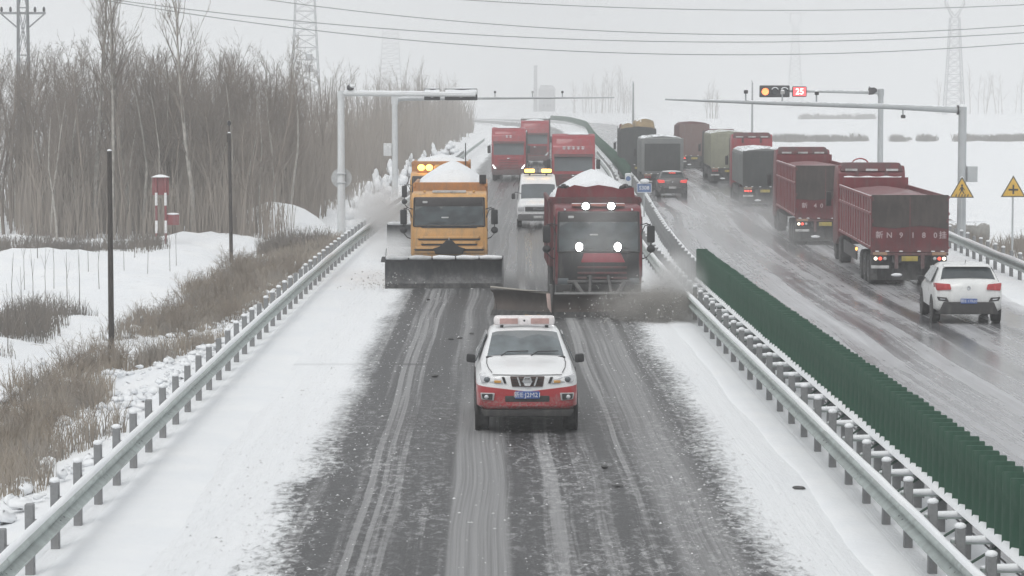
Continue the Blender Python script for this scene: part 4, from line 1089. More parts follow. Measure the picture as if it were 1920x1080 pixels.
t3 = lorry_rear(15.5, 152, -2.2, 'lorry with grey tarpaulin and dark rear, third in the right queue', 12.0, 3.12, TARP_G, TARP_D,
    dict(box=True, cab_top=4.0, lit=(True, False), red=True, flap=TARP_D))
t4 = lorry_rear(16.9, 191, -2.0, 'lorry with pale yellow-green tarpaulin behind the grey-tarp lorry', 11.5, 3.55, TARP_Y, TARP_Y,
    dict(box=True, cab_top=3.7, lit=(False, False), flap=TARP_Y, cab=TARP_D))
B().box(.05, 1.2, -.08, .0, 1.0, 3.2, .03).done('dark_rear_door', TARP_D, t4)
t5 = lorry_rear(17.3, 228, -2.0, 'reddish brown lorry with one red tail light beyond the yellow-green tarp', 11.5, 3.75, MAROON_D, mat('faded_brown_rear', (0.14, 0.08, 0.07), .7, grime=.4),
    dict(box=True, cab_top=3.7, lit=(True, False), red=True, cab=MAROON_D))
c1 = lorry_rear(11.35, 177, -1.3, 'lorry with rounded grey tarpaulin directly ahead of the dark hatchback', 9.0, 3.42, TARP_G, TARP_G,
    dict(box=True, cab_top=3.5, hw=1.36, lit=(False, False), flap=TARP_D, cab=TARP_G, spoiler=False, heapsnow=False))
d1 = lorry_rear(11.0, 199, -1.3, 'grey lorry with ochre covered load ahead of the grey-tarp lorry', 10.0, 3.75, TARP_D, TARP_D,
    dict(box=True, cab_top=4.0, lit=(False, False), cab=TARP_G, hw=1.3, heapsnow=False))
heap(B(), -.3, 1.28, 1, 8, 3.8, .75, .12, pw=.3).done('covered_load', TARP_B, d1, 60)
heap(B(), -1.25, -.3, .3, 4, 3.75, .35, .1, pw=.3).done('covered_load', TARP_B, d1, 60)

# ------------------------------------------------------------------ cars on the opposite carriageway
def car_rear(name, X, Y, rot, label, paint, lens, plate, scale=1.0, detail=True):
    r = empty(name, (X, Y, rz_(Y)), math.radians(rot), label, 'car', 'cars on the opposite carriageway')
    st = [(0.0, .42, .92, .98, .70, .74, .60), (.05, .36, .96, 1.10, .83, .86, .70), (.14, .34, 1.0, 1.14, .89, .90, .78), (.24, .33, 1.02, 1.19, .905, .905, .78), (.60, .33, 1.02, 1.50, .91, .905, .68), (.85, .33, 1.02, 1.55, .91, .905, .66),
          (1.8, .33, 1.02, 1.58, .91, .905, .65), (2.5, .33, 1.02, 1.52, .91, .905, .64), (3.15, .33, .99, 1.12, .91, .90, .70), (3.3, .33, .97, 1.04, .91, .89, .74), (4.0, .36, .88, .95, .87, .85, .7), (4.22, .42, .78, .82, .75, .72, .6)]
    shell(st).done('body', paint, r, 42)
    screen_glass('rear_window', GLASS, r, .25, 1.20, .775, .585, 1.487, .685)
    B().hexa([(-.62, .46, 1.515), (.62, .46, 1.515), (.62, .9, 1.54), (-.62, .9, 1.54), (-.60, .5, 1.56), (.60, .5, 1.56), (.60, .9, 1.575), (-.60, .9, 1.575)], .012).done('spoiler', paint, r)
    B().hexa([(-.80, -.02, .27), (.80, -.02, .27), (.86, .5, .25), (-.86, .5, .25), (-.66, -.06, .60), (.66, -.06, .60), (.74, .3, .60), (-.74, .3, .60)], .03).done('lower_bumper', BLACK, r)
    pl = B().box(-.22, .22, -.085, -.04, .56, .69, .008, 1).done('licence_plate', plate, r)
    for s in (-1, 1):
        t = B().hexa([(s * .46, -.06, .93), (s * .84, -.01, .90), (s * .90, .3, .90), (s * .48, .2, .93), (s * .50, -.03, 1.08), (s * .87, .02, 1.11), (s * .92, .34, 1.10), (s * .50, .25, 1.06)], .025).done('tail_light', lens, r)
        B().hexa([(s * .52, -.03, .60), (s * .80, .0, .63), (s * .80, .15, .64), (s * .56, .1, .62), (s * .58, -.03, .72), (s * .85, .005, .74), (s * .84, .15, .73), (s * .60, .1, .71)], .02).done('rear_slot', BLACK, r)
        B().hexa([(s * .62, -.04, .65), (s * .76, -.018, .66), (s * .76, .1, .66), (s * .62, .1, .65), (s * .63, -.038, .685), (s * .77, -.018, .695), (s * .77, .1, .695), (s * .63, .1, .685)], .006, 1).done('reflector', CHROME, r)
        B().box(s * 1.0 - .09, s * 1.0 + .09, 2.72, 2.86, .98, 1.13, .045).done('door_mirror', BLACK, r)
        b = B(); q = [(s * .895, .95, 1.07), (s * .895, 2.75, 1.07), (s * .70, 2.35, 1.44), (s * .70, 1.0, 1.46)]
        patch(b, q if s > 0 else [q[1], q[0], q[3], q[2]], .03, .025); b.done('side_window', GLASS, r)
        for yy in (.78, 3.35):
            B().lathe([(-.015, .1), (-.015, .40), (.015, .40), (.015, .1)], 'x', (s * .905, yy, .36), 22).done('wheel_arch', BLACK, r)
            wheel(r, s * .81, yy, .335, .225)
    em = B().lathe([(-.012, .03), (-.016, .05), (.0, .055), (.02, .05)], 'y', (0, -.002, .97), 16).done('emblem', CHROME, r)
    B().box(-.5, .5, .1, 4.0, .26, .36).done('chassis', CHASSIS, r)
    B().tube([(0, .95, 1.56), (0, .75, 1.68)], .008, 5).done('antenna', BLACK, r)
    return r, pl
CARW = mat('white_car_paint', (0.74, 0.75, 0.745), 0.3, 0, 0.04, 2.0, grime=0.28, grime_col=(0.42, 0.42, 0.40), coat=0.4, film=(.45, .6, (0.36, 0.35, 0.34)))
CARD = mat('dark_car_paint', (0.09, 0.085, 0.085), 0.4, 0, 0.1, 2.0, grime=0.35, grime_col=(0.16, 0.15, 0.15), coat=0.3, film=(.7, .7, (0.24, 0.235, 0.23)))
suv, spl = car_rear('car', 12.85, 72.4, -3.2, 'white compact SUV with blue plate driving away beside the right guardrail', CARW, RED_LENS, PLATE_B)
text('新E·17R60', .1, (0, -.088, .625), FACE, TXT_W, spl, 'plate_lettering', .002)
hb, hpl = car_rear('car', 11.2, 165, -1.5, 'dark dirty hatchback with red tail lights behind the grey-tarp lorry', CARD, emit('dim_tail_light', (0.8, 0.07, 0.06), 0.55), DIRTY_W)
B().grid(lambda u, v: (-.55 + 1.1 * u, .85 + 1.5 * v, 1.575 + .05 * math.sin(u * math.pi) * math.sin(v * math.pi)), 8, 8).done('snow_cap', SNOW, hb, 60)
B().box(-.2, .2, .52, .56, 1.49, 1.52).done('brake_light', TAIL, hb)
# ------------------------------------------------------------------ traffic signals, camera gantries, signs, poles
POLE_W = mat('white_pole_paint', (0.62, 0.64, 0.65), 0.45, 0, 0.06, 1.0, grime=0.15, grime_col=(0.4, 0.41, 0.42), snow=0.3)
POLE_G = mat('grey_pole_paint', (0.42, 0.44, 0.45), 0.45, 0.1, 0.08, 1.0, grime=0.15, snow=0.35)
SIG = mat('signal_housing', (0.04, 0.043, 0.045), 0.5)
WOOD = mat('dark_timber', (0.045, 0.038, 0.034), 0.85, 0, 0.25, 6.0, grime=0.2, bump=0.4)
S_RED = emit('red_signal', (1.0, 0.22, 0.07), 3.0)
S_CNT = emit('countdown_red', (1.0, 0.09, 0.10), 1.6)
S_DIG = emit('countdown_digit', (1.0, 0.62, 0.55), 3.0)
SIGN_Y = mat('yellow_sign', (0.62, 0.38, 0.05), 0.5, 0, 0.06, grime=.15, grime_col=(.45, .36, .2))
SIGN_B = mat('blue_sign', (0.10, 0.17, 0.34), 0.5, 0, 0.1, grime=.2)
SIGN_BK = mat('sign_back', (0.45, 0.46, 0.46), 0.5, 0.2, grime=.2)

def gz1(x, y): return float(gz(x, y))

def arm_cam(root, x, z, m, up=1, yy=0.0, white=False):
    c = B().tube([(x, yy, z), (x, yy, z + up * .28)], .035, 6).done('camera_bracket', m, root)
    B().box(x - .07, x + .07, yy - .28, yy + .12, z + up * .28 - (.14 if up < 0 else 0), z + up * .28 + (.14 if up > 0 else 0), .03).done('camera', DIRTY_W if white else CHASSIS, c)
    if up > 0: B().ball((x, yy - .08, z + .43), (.08, .18, .04), 8, 5).done('snow_cap', SNOW, c, 60)

# left signal mast, lamps facing away
Xp, Yp = -6.55, 121.5
g0 = gz1(Xp, Yp)
p1 = empty('traffic_signal', (Xp, Yp, g0), 0, 'white signal mast at left, dark signal backs facing the camera, round plate below', 'traffic signal', 'signal masts and gantries')
zt = 6.42 - g0
B().tube([(0, 0, -.4), (0, 0, .3), (0, 0, 4), (0, 0, zt)], [.2, .19, .16, .15], 14).done('mast', POLE_W, p1)
B().lathe([(0, .05), (0, .17), (.18, .17), (.24, .1)], 'z', (0, 0, zt - .3), 14).done('mast_cap', POLE_W, p1)
ar = B().tube([(.1, 0, zt - .12), (3.2, 0, zt - .16), (6.0, 0, zt - .2)], [.12, .095, .075], 12).done('arm', POLE_W, p1)
B().tube([(.15, -.02, zt - .02), (3.2, -.02, zt - .06), (6.0, -.02, zt - .12)], [.05, .06, .04], 8).done('snow_cap', SNOW, ar, 60)
for x0, w in ((3.70, .72), (4.62, 1.46)):
    h = B().box(x0, x0 + w, .12, .42, zt - .42, zt + .1, .04).done('signal_head', SIG, p1)
    n = 1 if w < 1 else 3
    for k in range(n):
        cx = x0 + w * (k + .5) / n
        B().lathe([(.42, .15), (.62, .17), (.62, .15), (.44, .13)], 'y', (cx, 0, zt - .16), 14).done('hood', SIG, h)
    B().grid(lambda u, v: (x0 + w * u, .10 + .36 * v, zt + .10 + .05 * math.sin(u * math.pi) * math.sin(v * math.pi) - (.0)), 10, 4).done('snow_cap', SNOW, h, 60)
    B().grid(lambda u, v: (x0 + .02 + (w - .04) * u, .115 - .05 * math.sin(v * math.pi), zt - .17 + .22 * v + .015 * math.sin(u * 9)), 12, 5).done('snow_patch', SNOW, h, 60)
    B().box(x0 + w / 2 - .06, x0 + w / 2 + .06, -.02, .14, zt - .3, zt - .05, .01).done('clamp', POLE_G, h)
cm_ = B().ball((.42, 0, zt + .14), (.17, .22, .14), 12, 8).done('dome_camera', CHASSIS, p1)
B().ball((.5, -.05, zt + .2), (.14, .2, .09), 10, 6).done('snow_cap', SNOW, cm_, 60)
B().lathe([(-.02, .02), (-.02, .46), (.02, .46), (.02, .02)], 'y', (0, .24, 8.75 - 6.0 + .0), 28).done('round_plate', SIGN_BK, p1)
for z in (2.55, 2.95):
    B().box(-.2, .2, -.2, .25, z - .03, z + .03, .01).done('clamp', POLE_G, p1)

# second mast on the left with a long camera arm
Xp, Yp = -5.95, 174.0
g0 = gz1(Xp, Yp)
p2 = empty('camera_gantry', (Xp, Yp, g0), 0, 'white gantry mast with long thin camera arm reaching over the left carriageway', 'gantry', 'signal masts and gantries')
zt = 6.25 - g0
B().tube([(0, 0, -.4), (0, 0, 3), (0, 0, zt + .1)], [.21, .19, .18], 14).done('mast', POLE_W, p2)
ar = B().tube([(.1, 0, zt - .2), (.5, 0, zt - .13), (5, 0, zt - .1), (14.0, 0, zt - .06)], [.16, .14, .09, .035], 12).done('arm', POLE_G, p2)
B().box(-.22, .22, -.16, .16, zt - .5, zt + .12, .03).done('bracket', POLE_W, p2)
for x in (6.4, 8.8, 10.7): arm_cam(p2, x, zt - .06, POLE_G, 1, 0, x == 8.8)
B().box(-.72, -.2, -.2, .15, 2.65, 3.45, .05).done('control_box', mat('pale_box', (.66, .67, .67), .5), p2)

# right signal mast, red lamp and countdown facing us
Xp, Yp = 20.2, 140.0
g0 = gz1(Xp, Yp)
p3 = empty('traffic_signal', (Xp, Yp, g0), 0, 'signal mast at right showing a red light and a red 25 countdown', 'traffic signal', 'signal masts and gantries')
zt = 6.52 - g0
B().tube([(0, 0, -.4), (0, 0, 3), (0, 0, zt)], [.17, .15, .14], 14).done('mast', POLE_G, p3)
ar = B().tube([(0, 0, zt - .12), (-3, 0, zt - .06), (-6.2, 0, zt - .02)], [.1, .075, .06], 10).done('arm', POLE_G, p3)
B().lathe([(-.2, .03), (-.2, .17), (.16, .17), (.2, .1)], 'z', (0, 0, zt - .1), 14).done('mast_cap', POLE_G, p3)
fl = B().lathe([(0, .05), (.0, .22), (.22, .20), (.42, .09)], 'x', (-.62, 0, zt - .02), 16).done('flood_lamp', CHASSIS, p3)
B().ball((-.5, 0, zt + .15), (.17, .16, .05), 8, 5).done('snow_cap', SNOW, fl, 60)
hd = B().box(-6.26, -4.72, -.30, -.05, zt - .36, zt + .25, .05).done('signal_head', SIG, p3)
for k, x in enumerate((-5.98, -5.49, -5.0)):
    B().lathe([(-.30, .02), (-.312, .1), (-.306, .17), (-.30, .18)], 'y', (x, 0, zt - .07), 20).done('lamp', S_RED if k == 0 else GLASS, hd)
    vz = B()
    vz.tube([(x + .2 * math.cos(a), -.42, zt - .07 + .2 * math.sin(a)) for a in np.linspace(.2, math.pi - .2, 9)], .02, 5)
    vz.grid(lambda u, v: (x + .205 * math.cos(.2 + u * (math.pi - .4)), -.3 - .15 * v, zt - .07 + .205 * math.sin(.2 + u * (math.pi - .4))), 8, 2)
    vz.done('visor', SIG, hd)
    if k: B().tube([(x + .19 * math.cos(a), -.44, zt - .05 + .19 * math.sin(a)) for a in np.linspace(.5, math.pi - .5, 7)], .03, 6).done('snow_cap', SNOW, hd, 60)
cd = B().box(-4.58, -3.84, -.28, -.05, zt - .34, zt + .2, .07).done('countdown_board', SIG, p3)
B().box(-4.53, -3.89, -.295, -.27, zt - .29, zt + .15, .04).done('countdown_face', S_CNT, cd)
text('25', .44, (-4.21, -.30, zt - .075), FACE, S_DIG, cd, 'countdown_digits', .004, .006)

# right camera gantry nearer to us
Xp, Yp = 19.45, 111.5
g0 = gz1(Xp, Yp)
p4 = empty('camera_gantry', (Xp, Yp, g0), 0, 'thick grey gantry mast at right with long camera arm and control box', 'gantry', 'signal masts and gantries')
zt = 5.72 - g0
B().tube([(0, 0, -.4), (0, 0, 3), (0, 0, zt)], [.19, .175, .165], 16).done('mast', POLE_G, p4)
ar = B().tube([(-.1, 0, zt - .12), (-3, 0, zt + .02), (-8, 0, zt + .17), (-12.2, 0, zt + .32)], [.14, .115, .085, .04], 12).done('arm', POLE_G, p4)
B().lathe([(-.03, .03), (-.03, .2), (.03, .2), (.03, .03)], 'x', (-.2, 0, zt - .12), 14).done('flange', CHASSIS, p4)
B().lathe([(0, .02), (0, .18), (.06, .16), (.1, .05)], 'z', (0, 0, zt + .02), 14).done('mast_cap', SNOW, p4)
for x, up, wh in ((-8.9, 1, False), (-7.4, 1, True), (-6.0, 1, False), (-2.45, -1, False)):
    arm_cam(p4, x, zt + .03 + (-.02 - x) * .02 + (.06 if up > 0 else -.12), POLE_G, up, 0, wh)
B().box(.2, .62, -.16, .16, 2.65 - g0, 3.3 - g0, .03).done('control_box', POLE_G, p4)

def warning_sign(X, Y, zc, label, glyph, post=True):
    g0 = gz1(X, Y)
    r = empty('warning_sign', (X, Y, g0), 0, label, 'sign', 'yellow triangular warning signs')
    s = .5; z = zc - g0; h = s * math.sqrt(3)
    def tri(k, y0, y1, m, nm, par):
        return B().prism([(-s * k, z - h / 3 * k), (s * k, z - h / 3 * k), (0, z + 2 * h / 3 * k)], 'y', y0, y1, .012, 2).done(nm, m, par)
    pl = tri(1.0, .0, .02, SIGN_BK, 'plate', r)
    tri(1.0, -.008, -.002, mat('sign_border', (0.10, 0.085, 0.06), .5), 'border', pl); tri(.84, -.016, -.010, SIGN_Y, 'face', pl)
    g = B()
    if glyph == 'cross':
        g.box(-.035, .035, -.024, -.018, z - .17, z + .2); g.box(-.19, .19, -.026, -.020, z - .03, z + .04)
        g.done('crossroads_symbol', BLACK, pl)
    else:
        g.ball((0, -.022, z + .22), (.045, .006, .045), 8, 6)
        g.hexa([(-.05, -.024, z + .0), (.05, -.024, z + .0), (.05, -.018, z + .0), (-.05, -.018, z + .0), (-.035, -.024, z + .17), (.035, -.024, z + .17), (.035, -.018, z + .17), (-.035, -.018, z + .17)])
        g.tube([(-.03, -.022, z + .14), (-.11, -.022, z + .02)], .016, 5); g.tube([(.03, -.022, z + .14), (.1, -.022, z + .03)], .016, 5)
        g.tube([(-.02, -.022, z), (-.09, -.022, z - .13)], .02, 5); g.tube([(.02, -.022, z), (.09, -.022, z - .13)], .02, 5)
        g.done('pedestrian_symbol', BLACK, pl)
        for k in range(5):
            x = -.24 + k * .12
            B().hexa([(x - .03, -.024, z - .235), (x + .02, -.024, z - .235), (x + .02, -.018, z - .235), (x - .03, -.018, z - .235), (x + .0, -.024, z - .14), (x + .035, -.024, z - .14), (x + .035, -.018, z - .14), (x + .0, -.018, z - .14)]).done('crossing_stripe', BLACK, pl)
    if post: B().tube([(0, .06, -.4), (0, .06, z + .3)], .04, 8).done('post', POLE_G, r)
    else: B().box(-.08, .08, .02, .35, z - .05, z + .05, .01).done('bracket', POLE_G, r)
    B().tube([(-.06, 0, z + h * .6), (0, 0, z + h * .67), (.06, 0, z + h * .6)], .02, 6).done('snow_cap', SNOW, r, 60)
warning_sign(20.95, 108.3, 2.43, 'yellow triangle with a black crossroads symbol on its own thin post', 'cross')
warning_sign(19.3, 110.6, 2.32, 'yellow triangle with a pedestrian crossing symbol before the thick gantry mast', 'ped')

# route sign and keep-right marker standing in the median
Y0 = 138.0
X0 = float(XF(Y0))
Xs = (1208 - 915) * Y0 / 5100
r = empty('route_sign', (Xs, Y0, rz_(Y0)), 0, 'small blue route number sign capped with snow in the median', 'sign')
z = 5.95 - (353 - 190) * Y0 / 5100
B().tube([(0, .04, -.3), (0, .04, z + .2)], .035, 8).done('post', POLE_G, r)
pl = B().box(-.38, .38, 0, .03, z - .24, z + .24, .02).done('plate', SIGN_B, r)
fr = B()
for a in (((-.36, z - .22), (.36, z - .22)), ((.36, z - .22), (.36, z + .22)), ((.36, z + .22), (-.36, z + .22)), ((-.36, z + .22), (-.36, z - .22))):
    fr.tube([(a[0][0], -.004, a[0][1]), (a[1][0], -.004, a[1][1])], .014, 4)
fr.done('border', TXT_W, pl)
text('S308', .27, (0, -.006, z), FACE, TXT_W, pl, 'route_number', .003, .003)
B().ball((.02, .02, z + .34), (.24, .14, .13), 12, 8, .06).done('snow_cap', SNOW, r, 60)
Xk = (1178 - 915) * 144 / 5100
r = empty('marker_board', (Xk, 144, rz_(144)), 0, 'white marker board with blue disc at the end of the median rail', 'sign')
B().tube([(0, .05, -.3), (0, .05, 1.9)], .035, 8).done('post', POLE_G, r)
pl = B().box(-.17, .17, 0, .03, 1.3, 2.05, .02).done('plate', POLE_W, r)
B().lathe([(-.012, .01), (-.012, .13), (0, .13)], 'y', (0, 0, 1.83), 20).done('disc', SIGN_B, pl)
B().ball((0, .02, 2.07), (.18, .06, .05), 8, 5).done('snow_cap', SNOW, r, 60)

# dark timber poles on the left bank
def timber(X, Y, h, label, lean, knob):
    g0 = gz1(X, Y)
    r = empty('utility_pole', (X, Y, g0), 0, label, 'pole', 'bare dark poles on the left bank')
    B().tube([(0, 0, -.5), (lean * .3, 0, h * .4), (lean * .8, 0, h * .8), (lean, 0, h)], [.075, .07, .062, .058], 10).done('shaft', WOOD, r)
    B().ball((lean, 0, h + .01), (.06, .06, .04), 8, 5).done('snow_cap', SNOW, r, 60)
    if knob:
        B().box(lean - .09, lean + .07, -.07, .07, h - .35, h - .02, .02).done('bracket', WOOD, r)
        B().tube([(lean, 0, h), (lean, 0, h + .35)], .025, 6).done('pin', WOOD, r)
        B().lathe([(.28, .03), (.32, .07), (.42, .07), (.48, .02)], 'z', (lean, 0, h), 10).done('insulator', BLACK, r)
timber(-9.36, 67.4, 5.0 + .25, 'tall bare dark pole standing nearest on the left snow bank', .0, False)
timber(-9.9, 104.8, 4.75 + .3, 'farther dark pole with an insulator knob at its top', -.05, True)

# red marker frame with striped posts before the wood
Xr, Yr = -14.2, 117.5
g0 = gz1(Xr, Yr)
r = empty('marker_stand', (Xr, Yr, g0), 0, 'red and white striped posts carrying red boards in front of the wood', 'marker')
REDB = mat('faded_red_board', (0.22, 0.05, 0.055), 0.7, grime=.4, grime_col=(.2, .15, .15))
WHT = mat('white_stripe', (0.72, 0.72, 0.72), 0.6)
for x in (-.12, .28):
    p = B().tube([(x, 0, -.3), (x, 0, 3.0)], .05, 8).done('post', REDB, r)
    for z in (.55, 1.75):
        B().tube([(x, 0, z), (x, 0, z + .55)], .056, 8).done('white_band', WHT, p)
B().box(-.3, .42, .06, .1, 2.2, 2.95, .02).done('board', REDB, r)
B().box(.3, .85, .06, .12, .9, 1.35, .02).done('board', REDB, r)
B().grid(lambda u, v: (-.34 + .8 * u, -.1 + .35 * v, 2.97 + .12 * math.sin(u * math.pi) * math.sin(v * math.pi)), 8, 5).done('snow_cap', SNOW, r, 60)
B().ball((.58, .09, 1.38), (.28, .08, .05), 8, 5).done('snow_cap', SNOW, r, 60)

# concrete pipes lying on the right verge
CONC = mat('old_concrete', (0.26, 0.255, 0.24), 0.85, 0, 0.2, 3.0, grime=.4, snow=.35, bump=.2)
for k, (x, y, rz, L, lab) in enumerate(((20.9, 118.5, 88, 1.9, 'grey concrete pipe lying sideways right of the thick gantry mast'), (20.0, 119.5, 12, 1.3, 'concrete pipe with its dark open end towards the camera, behind the gantry mast'), (18.6, 122.5, 25, 1.2, 'concrete pipe half hidden by the lorry, left of the thick gantry mast'))):
    g0 = gz1(x, y)
    r = empty('concrete_pipe', (x, y, g0), math.radians(rz), lab, 'pipe', 'concrete pipes on the right verge')
    B().lathe([(-L / 2, .34), (-L / 2, .46), (L / 2, .46), (L / 2, .34)], 'y', (0, 0, .44), 20).done('pipe_wall', CONC, r)
    B().lathe([(-L / 2 + .15, .01), (-L / 2 + .15, .335), (L / 2 - .15, .335), (L / 2 - .15, .01)], 'y', (0, 0, .44), 20).done('bore_shade', CHASSIS, r)  # solid dark plug standing in for the shade inside the pipe
    B().ball((0, 0, .9), (.2, L / 2, .06), 8, 6).done('snow_cap', SNOW, r, 60)

# ------------------------------------------------------------------ clods dropped on the road
CLOD = ('alone on the left lane, level with the pickup', 'just before the orange plough blade', 'right of a cluster between pickup and orange plough', 'in the middle of a cluster behind the pickup', 'on the right lane nearest the camera', 'on the right lane just behind the nearest clod', 'leftmost of a cluster behind the pickup', 'on the white verge beside the median guardrail')
ICE = mat('dirty_ice', (0.10, 0.10, 0.10), 0.7, 0, 0.3, 10)
for k, (px, py) in enumerate(((815, 708), (803, 563), (884, 627), (862, 636), (1160, 917), (1135, 881), (845, 637), (1502, 922))):
    a = (py - 190) / 5100.0
    Y = CAM_H / a; X = (px - 915) * Y / 5100
    b = B(); b.ball((0, 0, .02), (rnd.uniform(.035, .075), rnd.uniform(.05, .12), rnd.uniform(.02, .035)), 8, 5, .25)
    tag(link('ice_clod', b.mesh('ice_clod', 20), ICE, None, (X, Y, .004), rnd.uniform(0, 3)), 'small dark clod of dirty ice ' + CLOD[k], 'ice clod', 'ice clods on the road')

# loose snow crumbs along the ploughed edges
def crumbs():
    base = np.array([(0, 0, 1), (1, 0, .1), (.3, .95, 0), (-.8, .6, .1), (-.8, -.6, 0), (.3, -.95, .1)], float)
    tri = np.array([(0, 1, 2), (0, 2, 3), (0, 3, 4), (0, 4, 5), (0, 5, 1)])
    V, F = [], []
    n = 0
    for k in range(7000):
        y = 30 + 75 * nrg.random() ** 1.3
        side = nrg.random()
        if side < .42: x = -3.0 + nrg.normal(0, .75)
        elif side < .8: x = 3.7 + nrg.normal(0, .35)
        else: x = nrg.uniform(-2.6, 3.6)
        s = nrg.gamma(2.0, .0042) + .004
        a = nrg.uniform(0, 6.28); c, sn = math.cos(a), math.sin(a)
        p = base * (s * nrg.uniform(.6, 1.3), s * nrg.uniform(.6, 1.3), s * nrg.uniform(.5, 1.0))
        q = np.column_stack([p[:, 0] * c - p[:, 1] * sn + x + CEN(y), p[:, 0] * sn + p[:, 1] * c + y, p[:, 2] + .004])
        V.append(q); F.append(tri + n); n += 6
    tag(link('snow_crumbs', arrmesh('snow_crumbs', np.concatenate(V), np.concatenate(F), 40), mat('crumbled_snow', (.62, .62, .63), .85, 0, .3, 3.0)), 'loose crumbs of snow and slush scattered along the ploughed edges', 'snow crumbs', kind='stuff')
crumbs()
# ------------------------------------------------------------------ bare trees
def tube_arr(out, p, q, r0, r1, n=3):
    d = q - p; L = np.linalg.norm(d)
    if L < 1e-6: return
    d = d / L
    u = np.cross(d, (0, 0, 1.0) if abs(d[2]) < .9 else (1.0, 0, 0)); u /= np.linalg.norm(u); v = np.cross(d, u)
    k = out[2]
    for r, c in ((r0, p), (r1, q)):
        for i in range(n):
            a = 2 * math.pi * i / n
            out[0].append(c + (u * math.cos(a) + v * math.sin(a)) * r)
    for i in range(n):
        j = (i + 1) % n
        out[1].append((k + i, k + j, k + n + j, k + n + i))
    out[2] += 2 * n

def bare_tree(seed, h, slim, twigs, kids=(7, 5), tipseg=2):
    rg = np.random.default_rng(seed)
    tr, cr = [[], [], 0], [[], [], 0]
    def limb(p, d, L, r, lev):
        n = 5 if lev == 0 else (3 if lev == 1 else (2 if lev == 2 else tipseg))
        out = tr if lev == 0 else cr
        pts = [p]; dd = d.copy()
        for i in range(n):
            dd = dd + rg.normal(0, .07 + .05 * lev, 3) + np.array((0, 0, .07 if lev else .02)); dd /= np.linalg.norm(dd)
            pts.append(pts[-1] + dd * L / n)
        for i in range(n):
            a, b = r * (1 - .8 * i / n), r * (1 - .8 * (i + 1) / n)
            tube_arr(out, pts[i], pts[i + 1], a, b, 6 if lev == 0 else 3)
        if lev >= 3: return
        cnt = (twigs,) [0] if lev == 0 else kids[lev - 1]
        for k in range(cnt):
            t = rg.uniform(.22 if lev == 0 else .15, 1.0) ** (.8 if lev == 0 else 1)
            i = min(n - 1, int(t * n)); q = pts[i] + (pts[i + 1] - pts[i]) * (t * n - i)
            ax = pts[i + 1] - pts[i]; ax /= np.linalg.norm(ax)
            s = rg.normal(0, 1, 3); s -= ax * s.dot(ax); s /= np.linalg.norm(s)
            ang = rg.uniform(.3, .7) * slim
            nd = ax * math.cos(ang) + s * math.sin(ang)
            limb(q, nd, L * rg.uniform(.22, .4) * (1.15 - .6 * t if lev == 0 else 1), max(.007, r * (1 - .75 * t) * .45), lev + 1)
    base = np.zeros(3)
    limb(base - (0, 0, .3), np.array((rg.normal(0, .05), rg.normal(0, .05), 1.0)), h, h * .0105, 0)
    f = lambda o: (np.array(o[0]), np.array(o[1]))
    return f(tr), f(cr)

BARK = mat('pale_bark', (0.36, 0.34, 0.31), 0.9, 0, 0.25, 4.0)
BARK_D = mat('brown_bark', (0.12, 0.10, 0.09), 0.9, 0, 0.25, 4.0)
TWIG = mat('bare_twigs', (0.235, 0.202, 0.174), 0.9, 0, 0.2, 0.6)
VAR = [bare_tree(100 + i, h, s, n) for i, (h, s, n) in enumerate(((8.6, .9, 20), (8.0, 1.1, 22), (9.2, .75, 22), (7.4, 1.2, 22), (11.5, .6, 24), (8.4, .8, 18)))]
VARB = [bare_tree(500 + i, h, s, n, (6, 4), 1) for i, (h, s, n) in enumerate(((8.6, .9, 19), (8.0, 1.1, 19), (9.2, .75, 20), (7.4, 1.2, 18)))]
VARF = [bare_tree(700 + i, h, s, n, (5, 3), 1) for i, (h, s, n) in enumerate(((8.6, .9, 14), (8.0, 1.1, 14), (9.2, .75, 15), (7.4, 1.2, 14)))]
VM = [(arrmesh('trunk', *v[0], 40), arrmesh('crown', *v[1])) for v in VAR]

def tree(k, x, y, s, rot, label, group, bark=BARK):
    r = empty('bare_tree', (x, y, gz1(x, y)), rot, label, 'tree', group)
    r.scale = (s, s, s)
    link('trunk', VM[k][0], bark, r); link('crown', VM[k][1], TWIG, r)
    return r
# trees that can be told apart along the front of the wood: (px, Y, scale, variant)
NTH = ('first', 'second', 'third', 'fourth', 'fifth', 'sixth', 'seventh', 'eighth', 'ninth', 'tenth', 'eleventh', 'twelfth', 'thirteenth', 'fourteenth', 'fifteenth', 'sixteenth')
FRONT = [(95, 124, .8, 0), (108, 121.5, .75, 5), (150, 126, .95, 2), (178, 127, 1.12, 4), (212, 125, 1.0, 4), (238, 128, 1.05, 4), (268, 127, 1.0, 2), (300, 127.5, .95, 1),
         (330, 129, .95, 0), (362, 126, 1.08, 4), (395, 130, .9, 3), (420, 128, .9, 2), (455, 131, .92, 5), (488, 130, .88, 1), (515, 133, .9, 0), (545, 134, .88, 2), (72, 128, .85, 3), (30, 132, .8, 1), (128, 130, .9, 0), (250, 131, .9, 3)]
ct = [0, 0]
for px, Y, s, k in sorted(FRONT):
    X = (px - 915) * Y / 5100
    tall = k == 4
    nth = NTH[ct[tall]]; ct[tall] += 1
    tree(k, X, Y, s * (.97 if k == 4 else .93), rnd.uniform(0, 6.28), 'tall slender tree rising above the left wood, ' + nth + ' of the tall ones from the left' if tall else 'bare pale-trunked tree at the front edge of the left wood, ' + nth + ' from the left',
         'tall trees above the wood' if tall else 'front trees of the wood')
